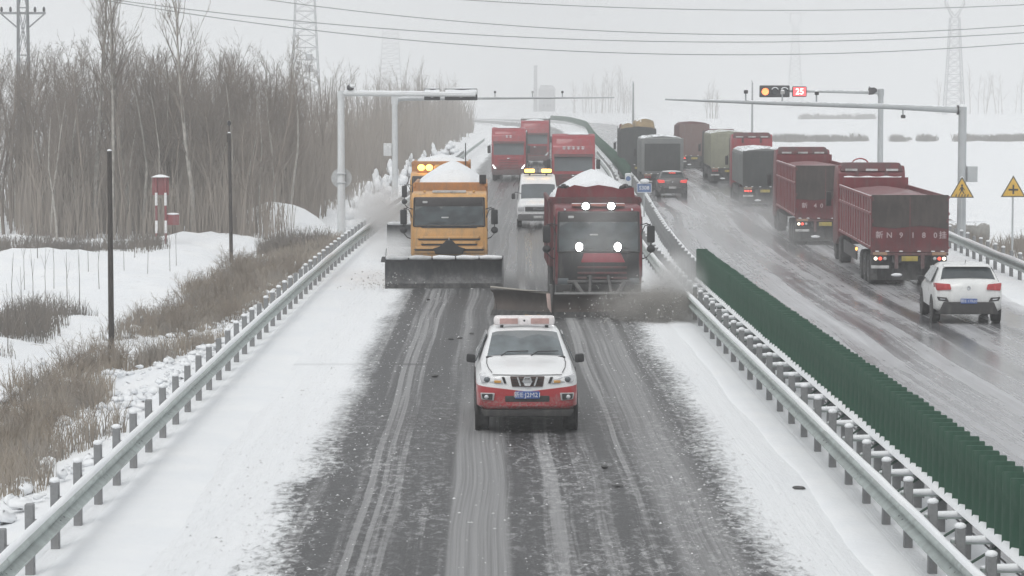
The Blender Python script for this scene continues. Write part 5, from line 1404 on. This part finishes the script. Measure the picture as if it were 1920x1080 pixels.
def wood(name, spots, label, lib, m=TWIG, kind='stuff'):
    VV, FF, n = [], [], 0
    for x, y, s, k in spots:
        a = nrg.uniform(0, 6.28); c, sn = math.cos(a), math.sin(a)
        for part in lib[k % len(lib)]:
            v, f = part
            q = np.column_stack([(v[:, 0] * c - v[:, 1] * sn) * s + x, (v[:, 0] * sn + v[:, 1] * c) * s + y, v[:, 2] * s + gz1(x, y)])
            VV.append(q); FF.append(f + n); n += len(v)
    return tag(link(name, arrmesh(name, np.concatenate(VV), np.concatenate(FF)), m), label, 'wood', kind=kind)
sp = []
for i in range(300):                                   # block behind the front row
    Y = nrg.uniform(125, 165); px = nrg.uniform(-120, 590)
    X = (px - 915) * Y / 5100
    if XL(Y) - X < 5.5 or (X + 10.2) ** 2 + (Y - 133) ** 2 < 12: continue
    sp.append((X, Y, nrg.uniform(.66, 1.0), int(nrg.integers(0, 4))))
wood('wood', sp, 'dense brown-grey leafless wood on the left behind the snow ridge', VARB)
sp = []
for i in range(190):                                   # strip along the road into the distance
    Y = 140 + 480 * nrg.random() ** 1.5
    off = 5.5 + abs(nrg.normal(0, 7))
    sp.append((float(XL(Y)) - off, Y, nrg.uniform(.75, 1.05), int(nrg.choice((0, 1, 2, 3, 5)))))
nb = len(sp)
wood('roadside_wood', sp, 'leafless trees receding along the left side of the highway', VARF)
sp = []
for i in range(64):                                    # far groves
    c = [(36, 1000, 5, 1.5), (45, 1030, 5, 1.9), (52, 1010, 4, 1.4), (172, 960, 12, 1.9), (195, 980, 9, 1.6), (60, 720, 3, 1.0)][i % 6]
    sp.append((c[0] + nrg.normal(0, c[2] * .5), c[1] + nrg.normal(0, 10), c[3] * nrg.uniform(.7, 1.1), int(nrg.integers(0, 4))))
wood('far_grove', sp, 'faint groves of trees in the haze beyond the road bend and the right field', VARF)

# ------------------------------------------------------------------ dry undergrowth, saplings, snowy bushes
def tuft_field(name, spots, label, col, cat='undergrowth', width=.0032, lean=(.1, .6)):
    """spots: x, y, radius, height, count"""
    V, F, n = [], [], 0
    for x, y, R, H, cnt in spots:
        a = nrg.uniform(0, 6.28, cnt); rr = R * np.sqrt(nrg.random(cnt))
        bx, by = x + rr * np.cos(a), y + rr * np.sin(a)
        bz = gz(bx, by)
        h = H * nrg.uniform(.45, 1.1, cnt); la = nrg.uniform(0, 6.28, cnt); ln = nrg.uniform(lean[0], lean[1], cnt) * h
        w = width * nrg.uniform(.6, 1.6, cnt) * (1 + y / 60)
        mx, my = bx + .35 * ln * np.cos(la), by + .35 * ln * np.sin(la)
        tx, ty = bx + ln * np.cos(la + .3), by + ln * np.sin(la + .3)
        for s, (px_, py_, pz_) in enumerate(((bx, by, bz - .03), (mx, my, bz + .6 * h), (tx, ty, bz + h))):
            pass
        pts = np.stack([np.column_stack([bx - w, by, bz - .03]), np.column_stack([bx + w, by, bz - .03]), np.column_stack([mx - w * .8, my, bz + .6 * h]), np.column_stack([mx + w * .8, my, bz + .6 * h]),
                        np.column_stack([tx - w * .25, ty, bz + h]), np.column_stack([tx + w * .25, ty, bz + h])], 1).reshape(-1, 3)
        k = n + 6 * np.arange(cnt)[:, None]
        F.append(np.concatenate([k + np.array([[0, 1, 3, 2]]), k + np.array([[2, 3, 5, 4]])]))
        V.append(pts); n += 6 * cnt
    m, t = newmat(name + '_stalks')
    co = t.coord()
    nz = t.noise(co, .8, 4, .6); n2 = t.noise(co, 9.0, 2)
    c = t.mix(t.ramp(nz, .35, .65), c4(col[0]), c4(col[1])); c = t.mix(t.math('MULTIPLY', n2, .5), c, c4(col[2]))
    t.link(c, t.bsdf.inputs['Base Color']); t.bsdf.inputs['Roughness'].default_value = .9
    return tag(link(name, arrmesh(name, np.concatenate(V), np.concatenate(F)), m), label, cat, kind='stuff')
sp = []
for i in range(330):
    Y = 34 + 84 * nrg.random()
    off = 1.3 + 3.0 * nrg.random() ** .8 + .4 * math.sin(Y * .35)
    if float(wob(Y * .8, off * 2 + 5)) < .02: continue
    sp.append((float(XL(Y)) - off, Y, .5, nrg.uniform(.25, .75), 110))
for i in range(34):                                    # nearest corner, thicker and browner
    Y = nrg.uniform(33, 58)
    sp.append((float(XL(Y)) - nrg.uniform(1.6, 4.6), Y, .5, nrg.uniform(.4, .8), 130))
tuft_field('roadside_scrub', sp, 'dry brown-grey weeds and scrub along the left guardrail', ((.29, .24, .185), (.20, .185, .17), (.44, .40, .35)))
sp = []
for i in range(330):
    Y = nrg.uniform(66, 112); px = nrg.uniform(-40, 300)
    X = (px - 915) * Y / 5100
    if XL(Y) - X < 6.4: continue
    if float(wob(X * .9, Y * .6 + 3)) < -.02: continue
    sp.append((X, Y, .6, nrg.uniform(.3, .75), 60))
for i in range(60):
    Y = nrg.uniform(112, 121); X = float(XL(Y)) - nrg.uniform(2.0, 4.2)
    sp.append((X, Y, .5, nrg.uniform(.5, 1.1), 60))
tuft_field('bank_scrub', sp, 'grey-brown brush on the snowy slope left of the dark poles', ((.17, .15, .13), (.12, .115, .11), (.26, .23, .2)))
sp = []
for i in range(60):
    Y = nrg.uniform(98, 121); X = float(XQ(Y)) + nrg.uniform(1.0, 5.0)
    sp.append((X, Y, .4, nrg.uniform(.3, .8), 45))
tuft_field('verge_scrub', sp, 'sparse dry weeds on the snow behind the right guardrail', ((.24, .21, .18), (.2, .18, .16), (.32, .29, .25)))
sp = []
for i in range(230):
    px = 1380 + 620 * nrg.random()
    if math.sin(px * .045) + math.sin(px * .017 + 1) < -.9: continue
    Y = 372 + nrg.normal(0, 3)
    if 1.0 < (px - 1380) / 40 % 7 < 1.6: continue
    sp.append(((px - 915) * Y / 5100, Y, 1.0, nrg.uniform(.4, 1.15), 40))
for i in range(26):
    px = nrg.uniform(1500, 1640); Y = 700 + nrg.normal(0, 4)
    sp.append(((px - 915) * Y / 5100, Y, 1.4, nrg.uniform(.9, 1.6), 40))
tuft_field('field_hedge', sp, 'dark hedge line across the snowy field at right', ((.24, .225, .21), (.2, .19, .18), (.28, .265, .25)), 'hedge', .006)

sp = []
for i in range(330):                                   # brushwood under the trees
    Y = nrg.uniform(124, 165); px = nrg.uniform(40, 585)
    X = (px - 915) * Y / 5100
    if XL(Y) - X < 5.2 or (X + 10.2) ** 2 + (Y - 133) ** 2 < 14: continue
    sp.append((X, Y, 1.1, nrg.uniform(.8, 4.6), 34))
for i in range(260):
    Y = 140 + 400 * nrg.random() ** 1.5
    sp.append((float(XL(Y)) - 5.2 - abs(nrg.normal(0, 5)), Y, 1.2, nrg.uniform(2.0, 6.5), 44))
tuft_field('brushwood', sp, 'dense upright brushwood filling the left wood between the trunks', ((.28, .243, .208), (.235, .208, .184), (.32, .28, .244)), 'brushwood', .0042, (.04, .38))

# bushy leafless shrubs standing in the scrub
def shrub(seed, h):
    rg = np.random.default_rng(seed); o = [[], [], 0]
    for k in range(9):
        a = rg.uniform(0, 6.28); t = rg.uniform(.15, .75)
        d = np.array((math.cos(a) * t, math.sin(a) * t, 1.0)); d /= np.linalg.norm(d)
        p = np.array((rg.normal(0, .06), rg.normal(0, .06), -.05)); L = h * rg.uniform(.6, 1.0)
        q = p + d * L * .5; e = q + (d + rg.normal(0, .2, 3)) * L * .5
        tube_arr(o, p, q, .008, .006); tube_arr(o, q, e, .006, .003)
        for j in range(9):
            u = rg.uniform(.2, 1); b = (p + (q - p) * u * 2) if u < .5 else (q + (e - q) * (u * 2 - 1))
            f = d + rg.normal(0, .55, 3); f[2] = abs(f[2]); f /= np.linalg.norm(f)
            tip = b + f * L * rg.uniform(.18, .42)
            tube_arr(o, b, tip, .0042, .002)
            tube_arr(o, (b + tip) / 2, (b + tip) / 2 + (f + rg.normal(0, .5, 3)) * L * .13, .003, .0016)
    return np.array(o[0]), np.array(o[1])
SHR = [shrub(300 + i, 1.0) for i in range(5)]
VV, FF, n_ = [], [], 0
for i in range(330):
    Y = 34 + 84 * nrg.random(); off = 1.4 + 3.2 * nrg.random()
    if float(wob(Y * .8, off * 2 + 5)) < -.02: continue
    X = float(XL(Y)) - off
    v, f = SHR[i % 5]; s = nrg.uniform(.45, 1.0); a = nrg.uniform(0, 6.28); c, sn = math.cos(a), math.sin(a)
    w = s * (1.0 + .25 * nrg.random())
    VV.append(np.column_stack([(v[:, 0] * c - v[:, 1] * sn) * w + X, (v[:, 0] * sn + v[:, 1] * c) * w + Y, v[:, 2] * s + gz1(X, Y)])); FF.append(f + n_); n_ += len(v)
tag(link('roadside_shrubs', arrmesh('roadside_shrubs', np.concatenate(VV), np.concatenate(FF)), mat('shrub_twigs', (.25, .21, .17), .9, 0, .3, .9)), 'leafless tan shrubs crowding the bank along the left guardrail', 'shrubs', kind='stuff')

# snow clinging to the scrub
V_, F_, n_ = [], [], 0
sb = B().ball((0, 0, 0), (1, 1, .6), 8, 5, .15); sb.bm.verts.ensure_lookup_table(); sb.bm.verts.index_update()
sv = np.array([v.co[:] for v in sb.bm.verts]); sf = np.array([[v.index for v in f.verts] for f in sb.bm.faces if len(f.verts) == 4]); sb.bm.free()
for i in range(1500):
    Y = 34 + 84 * nrg.random(); X = float(XL(Y)) - (1.0 + 4.2 * nrg.random())
    s = nrg.uniform(.04, .17) * (.5 if nrg.random() < .5 else 1)
    V_.append((sv + nrg.normal(0, .13, sv.shape)) * (s * nrg.uniform(.7, 1.4), s * 1.3, s * .95) + (X, Y, gz1(X, Y) + nrg.uniform(-.05, .14))); F_.append(sf + n_); n_ += len(sv)
tag(link('snow_on_scrub', arrmesh('snow_on_scrub', np.concatenate(V_), np.concatenate(F_), 40), SNOW), 'clumps of snow caught in the roadside weeds', 'snow clumps', kind='stuff')

# thin leafless saplings on the left slope
SAP = [arrmesh('sapling', *[np.array(o) for o in (lambda o: (o[0], o[1]))((lambda o: (
    [tube_arr(o, np.array((0., 0, -.1)), np.array((.02 * k, .0, .9)), .016, .011, 4), tube_arr(o, np.array((.02 * k, 0, .9)), np.array((-.03 * k, .03, 1.9)), .011, .004, 4),
     tube_arr(o, np.array((.01 * k, 0, 1.1)), np.array((.12, .05 * k, 1.6)), .006, .003, 3), tube_arr(o, np.array((0., 0, 1.3)), np.array((-.14, -.03 * k, 1.75)), .006, .003, 3)], o)[1])([[], [], 0]))]) for k in (1, -1, 2)]
NTH = ('first', 'second', 'third', 'fourth', 'fifth', 'sixth', 'seventh', 'eighth', 'ninth', 'tenth', 'eleventh', 'twelfth', 'thirteenth', 'fourteenth', 'fifteenth', 'sixteenth', 'seventeenth', 'eighteenth', 'nineteenth', 'twentieth')
for i, (px, py, h) in enumerate(sorted(((12, 640, 130), (22, 560, 110), (38, 600, 120), (60, 560, 120), (85, 545, 110), (100, 520, 100), (125, 560, 120), (148, 540, 105), (165, 505, 90), (185, 520, 95), (232, 500, 80), (252, 485, 75), (276, 505, 85), (318, 500, 80), (330, 490, 80), (110, 480, 70), (70, 500, 90), (45, 520, 100)), key=lambda q: -q[1])):
    Y = CAM_H / ((py - 190) / 5100); X = (px - 915) * Y / 5100
    o = link('sapling', SAP[i % 3], BARK_D, None, (X, Y, gz1(X, Y)), rnd.uniform(0, 6))
    s = h * Y / 5100 / 1.9
    o.scale = (s * 1.0, s * 1.0, s)
    tag(o, 'thin leafless sapling on the left snow slope, ' + NTH[i] + ' of them by nearness to the camera', 'sapling', 'saplings on the left slope')

# snow-laden bushes at the roadside beyond the signal masts
for i, (px, py, w, hh) in enumerate(((668, 415, 1.2, 1.6), (690, 390, 1.0, 2.0), (705, 372, 1.1, 2.3), (722, 360, .9, 1.7), (733, 345, 1.0, 2.2), (764, 338, .9, 1.9), (772, 322, .8, 1.8), (795, 312, .9, 1.8), (812, 300, .9, 1.9), (845, 282, 1.6, 1.6))):
    Y = CAM_H / ((py - 190) / 5100); Y = min(Y, 300); X = (px - 915) * Y / 5100
    X = min(X, float(XL(Y)) - .9)
    r = empty('snowy_bush', (X, Y, gz1(X, Y)), rnd.uniform(0, 6), 'bush weighed down with snow, ' + NTH[i] + ' from the left signal mast along the road', 'bush', 'snow-laden roadside bushes')
    b = B()
    for k in range(9):
        a = rnd.uniform(0, 6.28); t = k / 9
        b.ball((w * .45 * (1 - t) * math.cos(a), w * .45 * (1 - t) * math.sin(a), hh * (.12 + .8 * t)), (w * .38 * (1.1 - t * .8), w * .38 * (1.1 - t * .8), hh * .16), 9, 6, .18)
    b.done('snow_cover', SNOW, r, 60)
    s = B()
    for k in range(10):
        a = rnd.uniform(0, 6.28)
        s.tube([(0, 0, -.1), (w * .4 * math.cos(a), w * .4 * math.sin(a), hh * rnd.uniform(.6, 1.1))], [.03, .008], 4)
    s.done('stems', BARK_D, r)

# ------------------------------------------------------------------ power lines, pylons, far structures
WIRE = mat('power_cable', (0.20, 0.21, 0.215), 0.6, 0.3)
GREYS = mat('lattice_steel', (0.30, 0.31, 0.32), 0.6, 0.3)
def wire(pts, Y, label):
    """pts: sag line of a cable crossing over the road at distance Y, as (x, height)"""
    xs = np.linspace(pts[0][0], pts[-1][0], 60)
    p = np.polyfit([q[0] for q in pts], [q[1] for q in pts], 2)
    b = B().tube([(x, Y + x * .05, float(np.polyval(p, x))) for x in xs], .036, 5)
    tag(b.done('power_cable', WIRE), label, 'cable', 'power cables across the road')
def W(l, Y): return [((px - 915) * Y / 5100, CAM_H + (190 - py) * Y / 5100) for px, py in l]
wire(W([(700, -10), (880, 0), (1400, 20), (1920, 8), (2100, -2)], 240), 240, 'topmost thin power cable crossing the sky')
wire(W([(300, -28), (510, 0), (900, 45), (1400, 66), (1920, 46), (2100, 33)], 235), 235, 'second power cable from the top, sagging over the road')
wire(W([(100, -15), (300, 13), (700, 52), (1400, 80), (1920, 60), (2100, 48)], 230), 230, 'third power cable from the top, sagging over the road')
wire(W([(-20, -40), (190, 0), (540, 55), (1250, 100), (1920, 79), (2100, 66)], 225), 225, 'lowest power cable sagging over the road')

def lattice(name, X, Y, h, w0, w1, label, extra=None, r0=.07, cat='pylon'):
    g0 = gz1(X, Y)
    r = empty(name, (X, Y, g0), 0, label, cat)
    b = B()
    c = [(-1, -1), (1, -1), (1, 1), (-1, 1)]
    n = max(5, int(h / 2.6))
    wz = lambda z: w0 + (w1 - w0) * (z / h) ** .85
    for sx, sy in c: b.tube([(sx * w0 / 2, sy * w0 / 2, -.5), (sx * wz(h * .5) / 2, sy * wz(h * .5) / 2, h * .5), (sx * w1 / 2, sy * w1 / 2, h)], r0, 4)
    b.done('leg_frame', GREYS, r)
    b = B()
    for i in range(n):
        za, zb = h * i / n, h * (i + 1) / n; wa, wb = wz(za) / 2, wz(zb) / 2
        for k in range(4):
            (ax, ay), (bx, by) = c[k], c[(k + 1) % 4]
            b.tube([(ax * wa, ay * wa, za), (bx * wb, by * wb, zb)], r0 * .6, 3); b.tube([(bx * wa, by * wa, za), (ax * wb, ay * wb, zb)], r0 * .6, 3)
            b.tube([(ax * wb, ay * wb, zb), (bx * wb, by * wb, zb)], r0 * .6, 3)
    b.done('bracing', GREYS, r)
    if extra: extra(r, h)
    return r
def arm1(r, h):
    z = 11.2
    B().box(-1.4, 1.4, -.08, .08, z, z + .14).done('cross_arm', GREYS, r)
    for s in (-1, 1):
        B().tube([(s * 1.3, 0, z), (s * .25, 0, z - .9)], .05, 5).done('brace', GREYS, r)
        for x in (1.3, .75): B().lathe([(0, .05), (.1, .09), (.25, .07), (.32, .03)], 'z', (s * x, 0, z + .14), 8).done('insulator', CHASSIS, r)
lattice('lattice_pole', (48 - 915) * 168 / 5100, 168, 14.5, .85, .5, 'narrow lattice power pole with cross arm at top left', arm1, .05, 'pole')
def arms_l(r, h):
    for z in (h * .72, h * .85, h * .97):
        B().tube([(-5, 0, z), (0, 0, z + .6), (5, 0, z)], .12, 4).done('cross_arm', GREYS, r)
    for k, (x, z) in enumerate(((-1.6, 13.0), (-1.8, 11.8))): B().ball((x, -1.6, z), (.4, .2, .4), 10, 6).done('antenna_dish', CHASSIS, r)
    for z in (11, 13.5): B().box(.2, 1.8, -1.7, -1.5, z, z + 1.5, .05).done('panel', GREYS, r)
lattice('lattice_tower', (574 - 915) * 620 / 5100, 620, 44, 7.0, 3.0, 'faint lattice tower rising behind the left wood', arms_l, .11, 'tower')
def cat_head(r, h):
    for s in (-1, 1):
        B().tube([(s * .8, 0, h), (s * 3.2, 0, h + 4.5), (s * 2.8, 0, h + 8.5)], .28, 5).done('horn', GREYS, r)
        B().tube([(0, 0, h + .5), (s * 1.6, 0, h + 2.6), (s * 2.6, 0, h + 5)], .2, 5).done('horn_brace', GREYS, r)
    B().tube([(-6, 0, h + 8.5), (6, 0, h + 8.5)], .25, 5).done('cross_arm', GREYS, r)
lattice('pylon', (1788 - 915) * 900 / 5100, 900, 32, 6.5, 3.0, 'faint fork-headed pylon in the haze above the right field', cat_head, .15)
lattice('pylon', (1490 - 915) * 1500 / 5100, 1500, 44, 9, 3, 'barely visible pylon in the haze left of the red signal', cat_head, .14)
lattice('lattice_tower', (733 - 915) * 1500 / 5100, 1500, 44, 14, 8, 'ghostly tower in the haze above the left gantry', None, .2, 'tower')
def lamp_pole(X, Y, h, label):
    r = empty('lamp_post', (X, Y, gz1(X, Y)), 0, label, 'lamp post', 'thin poles in the haze')
    B().tube([(0, 0, -.3), (0, 0, h)], [.16, .09], 8).done('shaft', GREYS, r)
    B().tube([(0, 0, h - .1), (0, .8, h + .25)], .05, 6).done('arm', GREYS, r)
lamp_pole((1187 - 915) * 330 / 5100, 330, 7.6, 'thin grey pole in the haze between the two camera arms')
lamp_pole((1410 - 915) * 330 / 5100, 330, 7.9, 'thin grey pole in the haze beneath the red signal')
BRICKF = mat('grey_render', (0.28, 0.28, 0.29), 0.9, 0, .15, .3)
Xc = (1004 - 915) * 1150 / 5100
r = empty('chimney_stack', (Xc, 1150, gz1(Xc, 1150)), 0, 'tall thin chimney fading in the haze above the red lorries', 'chimney')
B().tube([(0, 0, -1), (0, 0, 19.2)], [.9, .7], 12).done('shaft', BRICKF, r); B().lathe([(18.8, .72), (18.8, .85), (19.4, .85), (19.4, .3)], 'z', (0, 0, 0), 12).done('rim', BRICKF, r)
Xb = (1026 - 915) * 1160 / 5100
r = empty('building', (Xb, 1160, gz1(Xb, 1160)), 0, 'low hazy building beside the chimney beyond the road bend', 'building')
B().box(-3.6, 3.4, 0, 12, -1, 9.2).done('wall', BRICKF, r)
B().prism([(-3.9, 9.21), (3.7, 9.21), (2.2, 11.2), (-2.8, 11.2)], 'y', -.2, 12.2).done('roof', mat('snowy_roof', (.4, .4, .41), .8, snow=.8), r)
for x in (-1.4, .2, 1.3):
    for z in (2.0, 4.8): B().box(x - .35, x + .35, -.06, .0, z, z + 1.2).done('window', GLASS, r)

# ------------------------------------------------------------------ flying snow and slush, and the snowy air
def puff(name, loc, size, dens, col, label, rot=0, scale=2.0, thr=.42, seed=0.0, hard=1.0):
    b = B(); b.ball((0, 0, 0), (1, 1, 1), 24, 14)
    me = b.mesh(name, 60)
    m, t = newmat(name + '_volume')
    t.n.remove(t.bsdf)
    pv = t.n.new('ShaderNodeVolumePrincipled')
    co = t.coord()
    mp = t.n.new('ShaderNodeMapping'); mp.inputs['Scale'].default_value = size; mp.inputs['Location'].default_value = (seed, seed * .7, 0)
    t.l.new(co, mp.inputs['Vector'])
    ln = t.n.new('ShaderNodeVectorMath'); ln.operation = 'LENGTH'; t.l.new(co, ln.inputs[0])
    fall = t.math('POWER', t.ramp(ln.outputs['Value'], 1.0, .0), 1.4)
    nz = t.ramp(t.noise(mp.outputs[0], scale, 2.5, .6), thr - .16 * hard, thr + .2 * hard)
    t.link(t.math('MULTIPLY', t.math('MULTIPLY', fall, nz), dens), pv.inputs['Density'])
    pv.inputs['Color'].default_value = c4(col)
    t.l.new(pv.outputs[0], t.out.inputs['Volume'])
    o = link(name, me, m, None, loc, math.radians(rot))
    o.scale = size
    m.cycles.volume_step_rate = 0.6 if hasattr(m.cycles, 'volume_step_rate') else 1
    return tag(o, label, 'snow spray', kind='stuff')
puff('slush_spray', (4.35, 73.7, .40), (2.0, 1.3, .85), 5.0, (.62, .60, .575), 'grey-brown slush thrown up by the right blade of the maroon plough', 3, 1.5, .46)
puff('slush_spray', (4.9, 73.2, .38), (1.5, 1.2, .75), 4.5, (.55, .53, .50), 'darker slush curling off the end of the blade towards the median rail', 3, 1.8, .46, 7.7)
puff('slush_spray', (5.2, 75.0, 1.0), (1.1, 2.6, 1.1), 1.6, (.985, .985, .985), 'pale spray billowing over the median guardrail beside the maroon plough', 0, 1.2, .42, 3.1)
puff('snow_cloud', (-4.7, 117.0, 1.2), (2.3, 5.5, 1.7), 1.0, (.99, .992, .995), 'white cloud of powder snow thrown off the second plough', 0, .7, .42, 5.0)
puff('snow_cloud', (-3.6, 101.0, .5), (1.6, 8.0, .8), .6, (.99, .992, .995), 'low drift of powder snow trailing behind the orange plough', 0, .7, .42, 9.0)
puff('slush_spray', (4.7, 74.4, .9), (1.7, 1.4, .75), .9, (.86, .855, .85), 'pale powder billowing above the right blade of the maroon plough', 3, 1.4, .46, 11.0)
puff('lamp_halo_mist', (3.15, 75.6, 2.2), (1.7, .9, 1.8), .32, (.99, .99, .99), 'added mist that makes a halo round the lamps of the maroon plough', 0, 1.5, .35, 4.0)  # mist volume added so that the lamps show a halo
puff('road_mist', (12.0, 125.0, .5), (5.5, 48.0, 1.5), .045, (.99, .992, .995), 'thin mist of spray hanging over the opposite carriageway', -2, .25, .40, 2.0)

def thrown():
    base = np.array([(0, 0, 1), (1, 0, .1), (.3, .95, 0), (-.8, .6, .1), (-.8, -.6, 0), (.3, -.95, .1), (0, 0, -.8)], float)
    tri = np.array([(0, 1, 2), (0, 2, 3), (0, 3, 4), (0, 4, 5), (0, 5, 1), (6, 2, 1), (6, 3, 2), (6, 4, 3), (6, 5, 4), (6, 1, 5)])
    V, F, n = [], [], 0
    for k in range(1000):
        if k < 800:
            c, sp_ = np.array((4.5, 73.4, .28)), (.95, .7, .30)
        else:
            c, sp_ = np.array((-3.5, 86.0, .2)), (.45, .9, .18)
        p = c + nrg.normal(0, 1, 3) * sp_
        p[2] = abs(p[2]) + .01
        if p[0] > 5.25 and k < 800: p[0] = 5.25 - .6 * nrg.random()
        q = (base + nrg.normal(0, .15, base.shape)) * (nrg.gamma(1.6, .0065) + .004)
        V.append(q + p); F.append(tri + n); n += 7
    tag(link('thrown_clods', arrmesh('thrown_clods', np.concatenate(V), np.concatenate(F), 40), mat('flying_slush', (.42, .41, .40), .85, 0, .45, 2.0)), 'flying crumbs of slush thrown off the plough blades', 'slush', kind='stuff')
thrown()

hz = B().box(-2600, 2600, -120, 6900, -6, 46)
o = hz.done('haze', None, None, 0)
m, t = newmat('snowy_air')
t.n.remove(t.bsdf)
pv = t.n.new('ShaderNodeVolumePrincipled')
pv.inputs['Color'].default_value = (.96, .965, .97, 1)
pv.inputs['Density'].default_value = 0.0012
t.l.new(pv.outputs[0], t.out.inputs['Volume'])
o.data.materials.append(m)
tag(o, 'pale snowy air that fades the far trees and lorries', 'haze', kind='stuff')
